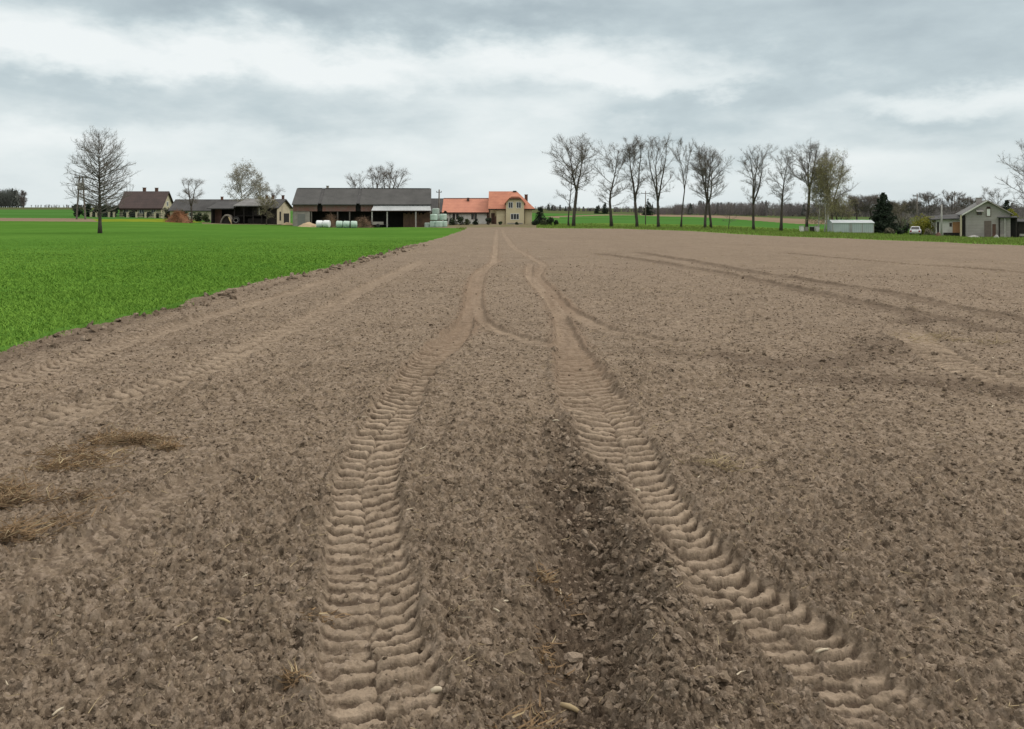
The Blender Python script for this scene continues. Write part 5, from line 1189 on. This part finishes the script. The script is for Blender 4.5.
# ------------------------------------------------------------------ conifers and shrubs
x, H = th(883.5, 130, 192.5); spruce('spruce_tree', 'dark broad spruce beside the pale metal shed', x, 130, H, 28*130/FPX, 41, dens=1.5, low=.10)
x, H = th(445.5, 150, 208); shrub('thuja_shrub', 'dark narrow columnar thuja in front of the salmon-roofed wing', x, 150, H, .95, 42, M_NEEDLE, 700, .10, cat='thuja', shape='column', stems=3)
x, H = th(540.5, 156, 207); spruce('spruce_tree', 'small dark spruce at the right corner of the yellow house', x, 156, H, 2.6, 43, dens=.8, low=.02)
x, H = th(1007, 155, 200); spruce('spruce_tree', 'dark spruce behind the grey gabled house near the right edge', x, 155, H, 3.4, 44, dens=.8)
for i, (px, top, w, lab) in enumerate([(605, 202, 9, 'far dark conifer between the first two tall bare trees'), (648, 198.5, 12, 'far dark conifer behind the slender utility pole'), (597, 206, 7, 'short far conifer left of its taller neighbour')]):
    x, H = th(px, 430, top); spruce('spruce_tree', lab, x, 430, H, w*430/FPX, 50+i, 'far conifers behind the green field', dens=.7)
def sh(label, px, Y, top, wpx, seed, m=None, **k):
    x, H = th(px, Y, top); return shrub(k.pop('name', 'garden_shrub'), label, x, Y, H, wpx*Y/FPX, seed, m, group=k.pop('group', None), **k)
G3 = 'dark hedge shrubs by the brown-roofed house'
for i, (px, top, w, lab) in enumerate([(79, 201.5, 12, 'dark hedge shrub at the left end of the hedge, by the power pole legs'), (88, 200.5, 12, 'dark hedge shrub just right of the power pole'), (97, 202, 10, 'dark hedge shrub behind the trunk of the lone bare tree'), (106, 202.5, 12, 'dark hedge shrub between the lone tree trunk and the cream house'), (114, 203, 9, 'dark hedge shrub touching the left end of the cream house')]):
    sh(lab, px, 176, top, w, 70+i, M_NEEDLE, n=900, size=.16, group=G3, cat='hedge shrub')
G4 = 'shrubs in front of the brown-roofed house'
for i, (px, top, w, m, lab) in enumerate([(125, 209, 3.5, M_SHRUB, 'thin upright shrub at the left wall of the cream house'), (133, 207.5, 10, M_NEEDLE, 'dark round shrub before the left part of the cream house'), (147, 209.5, 8, M_SHRUB, 'small shrub before the middle of the cream house'), (157, 212, 4, M_SHRUB, 'very small shrub before the right part of the cream house'), (167.5, 206, 11, M_NEEDLE, 'large dark shrub at the right corner of the cream house')]):
    sh(lab, px, 174, top, w, 80+i, m, n=600, size=.13, group=G4)
G5 = 'shrubs behind the brush heap'
for i, (px, top, w, m, lab) in enumerate([(184, 208, 10, M_SHRUB, 'dull green shrub just behind the orange-brown brush heap'), (197, 210, 9, M_SHRUB, 'dark shrub under the small bare tree by the brush heap'), (206, 212, 8, M_SHRUB2, 'pale green shrub at the left side of the dark shed')]):
    sh(lab, px, 158, top, w, 90+i, m, n=500, size=.14, group=G5)
G6 = 'shrubs in front of the red-roofed wing and the yellow house'
for i, (px, top, w, m, lab) in enumerate([(453, 217, 9, M_SHRUB, 'low dark shrub before the left windows of the salmon-roofed wing'), (461, 214.5, 9, M_SHRUB, 'taller rounded shrub before the middle of the salmon-roofed wing'), (467, 217.5, 6, M_SHRUB2, 'pale low shrub before the middle of the salmon-roofed wing'), (475, 217, 6, M_NEEDLE, 'dark small shrub before the right windows of the salmon-roofed wing'), (488.5, 216, 6, M_NEEDLE, 'dark shrub between the salmon-roofed wing and the yellow house'), (500, 221, 4, M_SHRUB, 'tiny shrub at the foot of the yellow house left wall'), (517, 221.5, 3, M_SHRUB, 'tiny shrub under the lower window of the yellow house')]):
    sh(lab, px, 153, top, w, 100+i, m, n=420, size=.11, group=G6)
G7 = 'bushes right of the yellow house'
for i, (px, top, w, m, lab) in enumerate([(535, 219, 7, M_NEEDLE, 'dark low bush at the right wall of the yellow house'), (544.5, 217, 10, M_SHRUB2, 'pale green round bush right of the small spruce'), (550.5, 215.5, 9, M_SHRUB, 'dark green bush at the right end of the bushes by the yellow house'), (556, 219, 5, M_NEEDLE, 'small dark clipped bush nearest the row of bare trees')]):
    sh(lab, px, 150, top, w, 110+i, m, n=550, size=.11, group=G7)
G8 = 'bushes by the grey house'
for i, (px, Y_, top, w, m, lab) in enumerate([(923, 133, 211.0, 27, M_YLEAF, 'yellow-green willow bush behind the silver car'), (905, 138, 221, 12, M_NEEDLE, 'dark bush at the left of the silver car'), (929, 128, 228, 9, M_BRUSH, 'brownish low bush under the yellow-green willow'), (889, 128, 226, 10, M_BRUSH, 'brownish low bush at the foot of the dark spruce'), (1012, 145, 204, 15, M_YLEAF, 'yellow-green bush behind the shelter of the grey gabled house'), (934, 145, 215, 12, M_BRUSH, 'brownish bush between the willow and the white annex'), (901, 128.5, 229, 7, M_NEEDLE, 'small dark bush between the pale tree and the silver car')]):
    sh(lab, px, Y_, top, w, 120+i, m, n=1700 if w > 14 else 450, size=.12, group=G8)

# ------------------------------------------------------------------ far woods (read as one mass)
M_FARW = mat('hazed_bare_wood', (.19, .17, .165), .95, col2=(.13, .118, .116), scale=.06)  # distance haze is mixed into this lighter wood colour
M_FARW2 = mat('hazed_pine_wood', (.085, .098, .085), .95, col2=(.105, .105, .095), scale=.05)  # pine tone lightened, haze put into the colour
def wood(name, label, pts, n, seed, m, dens, depth=60, kind_mix=0.2, r=.10):
    """pts: photo x, distance, top row"""
    rng = np.random.default_rng(seed); P = np.array(pts, float); B, Dd, L, R_, C = [], [], [], [], []
    for i in range(n):
        px = rng.uniform(P[0, 0], P[-1, 0]); Y0 = np.interp(px, P[:, 0], P[:, 1]); top = np.interp(px, P[:, 0], P[:, 2]) + rng.normal(0, 1.1)
        Y_ = Y0 + rng.uniform(0, depth); x = hp(px, Y_); g = gz(x, Y_); H = max(2.5, at(px, top, Y0).z - gz(hp(px, Y0), Y0)) * rng.uniform(.72, 1.05); w = H * rng.uniform(.22, .36)
        B.append([[x, Y_, g-.3]]); Dd.append([[rng.normal(0, .03), 0, 1]]); L.append([H*.8]); R_.append([.10+H*.010])
        if rng.uniform() < kind_mix:
            u = rng.uniform(0, 1, 110); a = rng.uniform(0, 6.28, 110); C.append(np.stack([x+np.cos(a)*w*.8*(1-u), Y_+np.sin(a)*w*.8*(1-u), g+H*(.1+.9*u)], 1)); continue
        k = dens; d = rng.normal(0, 1, (k, 3)); d[:, 2] = np.abs(d[:, 2])+.25; d /= np.linalg.norm(d, axis=1)[:, None]
        b = np.stack([x+d[:, 0]*w*rng.uniform(.05, .9, k), Y_+d[:, 1]*w*rng.uniform(.05, .9, k), g+H*rng.uniform(.04, .80, k)], 1)
        B.append(b); Dd.append(d + np.array([0, 0, .5])); L.append(rng.uniform(.12, .26, k)*H); R_.append(np.full(k, r))
    V, q4, t3, md, tp = twig_arrays(np.vstack(B), np.vstack(Dd), np.concatenate(L), np.concatenate(R_), rng)
    mi = None
    if C:
        lv, lf = leaf_arrays(np.vstack(C), .8, rng); o = len(V); V = np.vstack([V, lv]); mi = np.concatenate([np.zeros(len(q4), int), np.zeros(len(t3), int), np.ones(len(lf), int)]); fs = [q4, t3, lf + o]
        # keep polygon order: quads, tris, leaves
    else: fs = [q4, t3]
    ob = np_mesh(name, V, fs, [m, M_FARW2], None, False, mi)
    return tag(ob, label, 'woods', None, 'stuff')
wood('far_wood', 'grey-brown bare wood on the horizon behind the row of bare trees', [(655, 560, 207), (690, 560, 201), (720, 545, 200), (760, 530, 200), (800, 520, 201), (850, 500, 203), (905, 480, 204), (960, 470, 203), (1060, 460, 204)], 900, 201, M_FARW, 60, 80, .05)
wood('far_wood', 'low hazy wood on the skyline right of the yellow house', [(530, 700, 209), (548, 690, 203), (560, 690, 205), (590, 690, 208), (625, 680, 206), (660, 660, 206)], 200, 202, M_FARW, 50, 70, .12)
wood('far_wood', 'small dark copse on the skyline at the left edge', [(-30, 620, 187), (0, 620, 187), (10, 615, 186), (18, 610, 190), (25, 610, 199)], 120, 203, M_FARW2, 90, 40, .15)
wood('far_hedge', 'thin line of far scrub along the left skyline', [(26, 600, 204), (60, 600, 205.3), (80, 600, 205.5), (120, 600, 205), (220, 600, 205)], 110, 204, M_FARW, 40, 30, .0)
wood('thicket', 'low brown thicket filling the gap between the spruce and the grey gabled house', [(888, 175, 211), (915, 170, 209), (940, 165, 210), (965, 165, 209), (1000, 160, 207), (1050, 160, 207)], 170, 205, M_FARW, 60, 20, .0, r=.03)
x, H = th(23.5, 560, 190); bare_tree('poplar_tree', 'single narrow tree just right of the dark copse at the left edge', x, 560, H, 4.5, 45, bole=.1, n1=26, twigs=700, wide=.45, tr=.06, tlen=1.5, asc=1.2, r0=.3)

# ------------------------------------------------------------------ loose clods, straw and the standing crop
rng = np.random.default_rng(5)
def scatter(n, r0, r1, amax=.72, power=1.0):
    """points spread evenly over log-distance on the tilled soil"""
    r = r0 * (r1 / r0) ** (rng.uniform(0, 1, n) ** power); a = rng.uniform(-amax, amax, n)
    return r * np.sin(a), r * np.cos(a), r
def cell(x, y):
    r = np.hypot(x, y); a = np.arctan2(x, y)
    return np.clip(np.searchsorted(GR, r) - 1, 0, NR - 2), np.clip(np.searchsorted(GA, a) - 1, 0, NA - 2)
def ico(sub):
    import bmesh
    bm = bmesh.new(); bmesh.ops.create_icosphere(bm, subdivisions=sub, radius=1)
    v = np.array([p.co[:] for p in bm.verts]); f = np.array([[q.index for q in p.verts] for p in bm.faces]); bm.free(); return v, f
def lumps(name, x, y, size, sub, m):
    v0, f0 = ico(sub); n = len(x); kv = len(v0)
    sc = rng.uniform(.65, 1.35, (n, 1, 3)) * np.array([1, 1, .6]) * size[:, None, None]
    ax = rng.normal(0, 1, (n, 3)); ax /= np.linalg.norm(ax, axis=1)[:, None]; th = rng.uniform(0, 6.28, n)
    c, s = np.cos(th)[:, None, None], np.sin(th)[:, None, None]; K = ax[:, None, :]
    V = v0[None] * (1 + rng.normal(0, .13, (n, kv, 1)) + .34 * np.sin(v0[None] @ rng.normal(0, 2.6, (n, 3, 1)) + rng.uniform(0, 6, (n, 1, 1)))) * sc
    V = V * c + np.cross(np.broadcast_to(K, V.shape), V) * s + K * (V * K).sum(-1, keepdims=True) * (1 - c)
    z = surf(x, y) + size * .25
    V = V + np.stack([x, y, z], -1)[:, None, :]
    F = (f0[None] + (np.arange(n) * kv)[:, None, None]).reshape(-1, 3)
    o = np_mesh(name, V.reshape(-1, 3), F, m, None, False)
    o['kind'] = 'stuff'; return o
CG = compg.reshape(NR, NA); WG = soilc[:, 1].reshape(NR, NA)
def on_soil(x, y, tol=.35):
    i, j = cell(x, y); ok = (REG[i, j] == 1)
    return ok & (rng.uniform(0, 1, len(x)) > np.clip(CG[i, j] * 1.5, 0, .94) * (1 if tol < 1 else 0)), WG[i, j]
x, y, r = scatter(85000, 1.9, 28, power=.95); ok, w = on_soil(x, y); X0, Y0, W0, R0 = x, y, w, r
ok &= rng.uniform(0, 1, len(r)) < np.clip(1.15 - r / 26, .0, 1); x, y, w, r = (x0_[ok] for x0_ in (X0, Y0, W0, R0)); s_ = .0026 + .0082 * rng.uniform(0, 1, len(x))**2.2 + .0005 * r; s_ *= 1 + .7 * w * rng.uniform(0, 1, len(x))
o = lumps('soil_crumbs', x, y, s_, 1, M_SOIL2); o['label'] = 'loose crumbs of dry soil strewn over the tilled field'
x, y, r = scatter(2600, 2.0, 30); ok, w = on_soil(x, y); keep = ok & (rng.uniform(0, 1, len(x)) < (.45 + w) * np.clip(1.25 - r / 26, 0, 1)); x, y, w, r = x[keep], y[keep], w[keep], r[keep]
s_ = .009 + .016 * rng.uniform(0, 1, len(x))**2.5 + .0004 * r; s_ *= 1 + .5 * w
o = lumps('soil_clods', x, y, s_, 2, M_SOIL2); o['label'] = 'larger clods of earth lying on the tilled field'
# heaps of turned-up clods beside and inside the furrow
fx, fy, fw = [], [], []
for pl, cnt, sp in ((FURROWS[1]['p'], 1500, .12), (FURROWS[0]['p'], 1000, .11), (FURROWS[2]['p'], 260, .30), (FURROWS[3]['p'], 260, .30)):
    c3 = crom([(*ground(p[0], p[1]), 0) for p in pl], .1); k = rng.integers(0, len(c3), cnt); fx.append(c3[k, 0] + rng.normal(0, sp, cnt)); fy.append(c3[k, 1] + rng.normal(0, sp, cnt))
x, y = np.concatenate(fx), np.concatenate(fy); i, j = cell(x, y); ok = (REG[i, j] == 1) & (CG[i, j] < .3); x, y = x[ok], y[ok]
o = lumps('furrow_clods', x, y, (.005 + .015 * rng.uniform(0, 1, len(x))**2.6) * (1 + .03 * np.hypot(x, y)), 2, M_SOIL2); o['label'] = 'crumbly dark clods thrown up beside and inside the furrow'
# bigger clods along the edge of the crop
ce = crom([(*p, 0) for p in crop_edge], .25); k = rng.integers(0, len(ce), 500); x = ce[k, 0] + np.abs(rng.normal(.15, .35, 500)); y = ce[k, 1] + rng.normal(0, .3, 500)
i, j = cell(x, y); ok = (REG[i, j] == 1) & (y < 45); x, y = x[ok], y[ok]
o = lumps('edge_clods', x, y, rng.uniform(.02, .06, len(x)) * (1 + .015 * np.hypot(x, y)), 2, M_SOIL2); o['label'] = 'coarse clods turned up along the edge of the green crop'

M_STRAW = mat('dry_straw', (.37, .295, .175), .8, col2=(.24, .18, .10), scale=2)
M_STALK = mat('bleached_stalk', (.46, .40, .30), .7, col2=(.36, .30, .21), scale=20)
M_BSTRAW = mat('brown_straw', (.26, .170, .088), .9, col2=(.10, .064, .036), scale=4)
def straw_mesh(name, x, y, L, R, flat, m, lift=.008, parent=None, org=None):
    n = len(x); a = rng.uniform(0, 6.28, n); D = np.stack([np.cos(a), np.sin(a), rng.uniform(0, flat, n)], 1)
    B = np.stack([x, y, surf(x, y) + lift * rng.uniform(.3, 1.6, n)], 1)
    if org is not None: B = B - np.array(org)
    V, q, t, _, _ = twig_arrays(B, D, L, R, rng)
    return np_mesh(name, V, [q, t], m, parent)
x, y, r = scatter(2600, 2.0, 40); ok, w = on_soil(x, y); x, y, r = x[ok], y[ok], r[ok]
o = straw_mesh('straw_litter', x, y, rng.uniform(.018, .07, len(x)) * (1 + .05 * r), .0011 + .00022 * r, .5, M_STRAW); o['kind'] = 'stuff'; o['label'] = 'short bits of straw scattered over the tilled field'
x, y, r = scatter(240, 2.2, 40); ok, w = on_soil(x, y); x, y, r = x[ok], y[ok], r[ok]
o = straw_mesh('stubble_litter', x, y, rng.uniform(.02, .06, len(x)) * (1 + .03 * r), .0026 + .0003 * r, .35, M_STALK); o['kind'] = 'stuff'; o['label'] = 'pale broken stubble pieces scattered over the tilled field'

def clump(label, px, py, wid, dep, n, L, m=None, h=.05):
    g = ground(px, py); z = float(surf(np.array([g[0]]), np.array([g[1]]))[0]); R = thing('straw_clump', label, 'straw clump', (g[0], g[1], z), 0, 'straw clumps on the tilled soil')
    sc_ = rng.normal(0, 1, (5, 2)) * [wid/2.6, dep/2.6]; kk = rng.integers(0, 5, n); x = g[0] + sc_[kk, 0] + rng.normal(0, wid/4.5, n); y = g[1] + sc_[kk, 1] + rng.normal(0, dep/4.5, n)
    a = rng.uniform(0, 6.28, n); D = np.stack([np.cos(a), np.sin(a) * .7, rng.uniform(-.15, .5, n)], 1)
    B = np.stack([x - g[0], y - g[1], surf(x, y) - z + h * rng.uniform(0, .9, n)**1.6], 1)
    V, q, t, _, _ = twig_arrays(B, D, rng.uniform(.4, 1.2, n) * L, rng.uniform(.0018, .0042, n), rng)
    np_mesh('straw', V, [q, t], m or M_BSTRAW, R)
    k = n // 8; V, q, t, _, _ = twig_arrays(B[:k], D[:k], rng.uniform(.5, 1.4, k) * L, rng.uniform(.0022, .0042, k), rng)
    np_mesh('pale_straw', V, [q, t], M_STRAW, R)
    return R
clump('brown tangle of straw cut by the left edge, upper part of the largest patch', 14, 502, .40, .24, 480, .13)
clump('yellowish straw with long loose stems at the left edge below the brown tangle', 10, 542, .30, .20, 300, .13)
clump('bushy brown straw tuft furthest from the left edge on the bare soil', 128, 443, .40, .24, 420, .13)
clump('thin brown straw tuft just right of the bushiest tuft', 170, 452, .16, .12, 110, .10)
clump('low brown straw patch left of the bushiest tuft', 92, 462, .44, .22, 220, .12)
clump('sparse dark straw patch lying lowest between the two larger left groups', 58, 474, .36, .18, 240, .09)
clump('long-stemmed straw tuft at the bottom edge left of the furrow', 515, 716, .16, .12, 80, .11)
clump('upright brown stubble tuft low beside the left tread track', 291, 690, .06, .05, 50, .06)
clump('small dry grass tuft on the left bank of the furrow', 546, 572, .12, .14, 90, .07)
clump('brown straw hanging over the left bank at the lower furrow', 556, 640, .10, .2, 60, .07)
clump('small stubble tuft beside the lower left tread track', 326, 618, .09, .05, 30, .05)
clump('flat yellowish straw strip at the start of the pale track at right', 921, 338, .6, .6, 130, .22, M_STRAW)
clump('thin yellow straw tuft on bare soil right of the right tread track', 716, 467, .25, .12, 60, .16, M_STRAW)
def stalk(label, px, py, L, R, ang, m=None):
    g = ground(px, py); z = float(surf(np.array([g[0]]), np.array([g[1]]))[0]) + R * .8; c, s = math.cos(ang), math.sin(ang)
    o = MB().tube([(-L/2*c, -L/2*s, 0), (-L*.1*c, -L*.1*s, R*.6), (L*.25*c, L*.25*s, R*.4), (L/2*c, L/2*s, -R*.2)], [R, R*1.1, R*.95, R*.7], 7).build('straw_stalk', m or M_STALK, None, True, (g[0], g[1], z))
    return tag(o, label, 'stalk', 'bleached stalks on the tilled soil')
stalk('thick tan stalk lying in the bottom of the furrow', 571, 678, .085, .009, -.6, M_STRAW)
stalk('pale stalk lying between the left tread track and the furrow', 502, 606, .06, .005, .5)
stalk('second pale stalk just below the one between left track and furrow', 498, 614, .06, .004, -.9)
stalk('whitish chip at the lower right side of the left tread track', 437, 698, .04, .010, .3)
stalk('pale stalk on bare soil at left, right of the thin lone splinter', 197, 641, .055, .004, 1.0)
stalk('pale thin splinter on the bare soil at lower left', 43, 601, .05, .0035, 1.5)
stalk('short pale stalk nearest the bottom left corner', 58, 719, .045, .004, 1.3)
stalk('tan stalk nearly lying across, left of the left tread track at the bottom', 224, 630, .07, .005, -.5, M_STRAW)
stalk('pale stalk lying on the lower lugs of the right tread track', 822, 655, .06, .005, .4)
stalk('white chip between the two tread tracks at mid distance', 556, 426, .05, .006, .1)
stalk('pale stone-like chip near the middle of the right tread track', 637, 486, .035, .010, .0)

# crop: upright blades, thick near the edge and thinning with distance
M_BLADE = field_material('cereal_blades', [(.140, .265, .040), (.105, .210, .032), (.172, .295, .050), (.102, .205, .030), (.085, .140, .028)], [(1.2, .35, .65, .7, (1, 1, 1)), (.12, .42, .65, .55, (1, .5, 1)), (.035, .45, .62, .6, (1, 2.5, 1)), (.3, .63, .72, .7, (.4, 2.5, 1))])
n = 760000
a = rng.uniform(-1.0, -.02, n); r = 8.0 * (110 / 8.0) ** (rng.uniform(0, 1, n) ** .95)
x, y = r*np.sin(a), r*np.cos(a); i, j = cell(x, y); ok = (REG[i, j] == 2) & (rng.uniform(0, 1, n) < np.clip(1.3 - r / 85, 0, 1))
ok &= rng.uniform(0, 1, n) < np.clip(.6 + .6 * fbm(x*.5, y*.5, 61, 3), 0, 1)
x, y, r = x[ok], y[ok], r[ok]; n = len(x); x = x + rng.normal(0, .09, n) * (rng.uniform(0, 1, n) < .5)
h = np.clip(1.35 - r / 62, .2, 1) * .055 * rng.uniform(.55, 1.3, n) * (.75 + .5 * fbm(x*.25, y*.25, 62, 3)); wd = (.0022 + .00028 * r) * rng.uniform(.7, 1.3, n)
th = rng.uniform(0, 6.28, n); ux, uy = np.cos(th)*wd, np.sin(th)*wd; bend = rng.normal(0, .75, (n, 2)) * h[:, None]
z = surf(x, y) - .01
V = np.stack([np.stack([x-ux, y-uy, z], 1), np.stack([x+ux, y+uy, z], 1), np.stack([x+ux*.8+bend[:, 0]*.35, y+uy*.8+bend[:, 1]*.35, z+h*.6], 1), np.stack([x-ux*.8+bend[:, 0]*.35, y-uy*.8+bend[:, 1]*.35, z+h*.6], 1), np.stack([x+bend[:, 0], y+bend[:, 1], z+h], 1)], 1).reshape(-1, 3)
k5 = np.arange(n)[:, None] * 5
o = np_mesh('crop_blades', V, [k5 + np.array([[0, 1, 2, 3]]), k5 + np.array([[3, 2, 4]])], M_BLADE)
tag(o, 'dense short green cereal blades covering the left field', 'grass', None, 'stuff')
# rough grass on the verge at the far edge of the field
M_VBLADE = mat('verge_blades', (.140, .230, .035), .9, col2=(.150, .170, .055), scale=.6, trans=.2, spec=.1)
n = 60000; a = rng.uniform(-.08, .72, n); r = rng.uniform(40, 165, n); x, y = r*np.sin(a), r*np.cos(a); i, j = cell(x, y); ok = np.isin(REG[i, j], (3,)); x, y, r = x[ok], y[ok], r[ok]; n = len(x)
h = .22 * rng.uniform(.5, 1.5, n) * (.4 + 1.2 * fbm(x*.2, y*.2, 63, 3)); wd = .05 * rng.uniform(.7, 1.4, n); th = rng.uniform(0, 6.28, n); z = surf(x, y) - .01
V = np.stack([np.stack([x-np.cos(th)*wd, y-np.sin(th)*wd, z], 1), np.stack([x+np.cos(th)*wd, y+np.sin(th)*wd, z], 1), np.stack([x+rng.normal(0, .08, n), y+rng.normal(0, .08, n), z+h], 1)], 1).reshape(-1, 3)
o = np_mesh('verge_blades', V, np.arange(n*3).reshape(-1, 3), M_VBLADE); tag(o, 'rough grass along the far edge of the tilled field', 'grass', None, 'stuff')
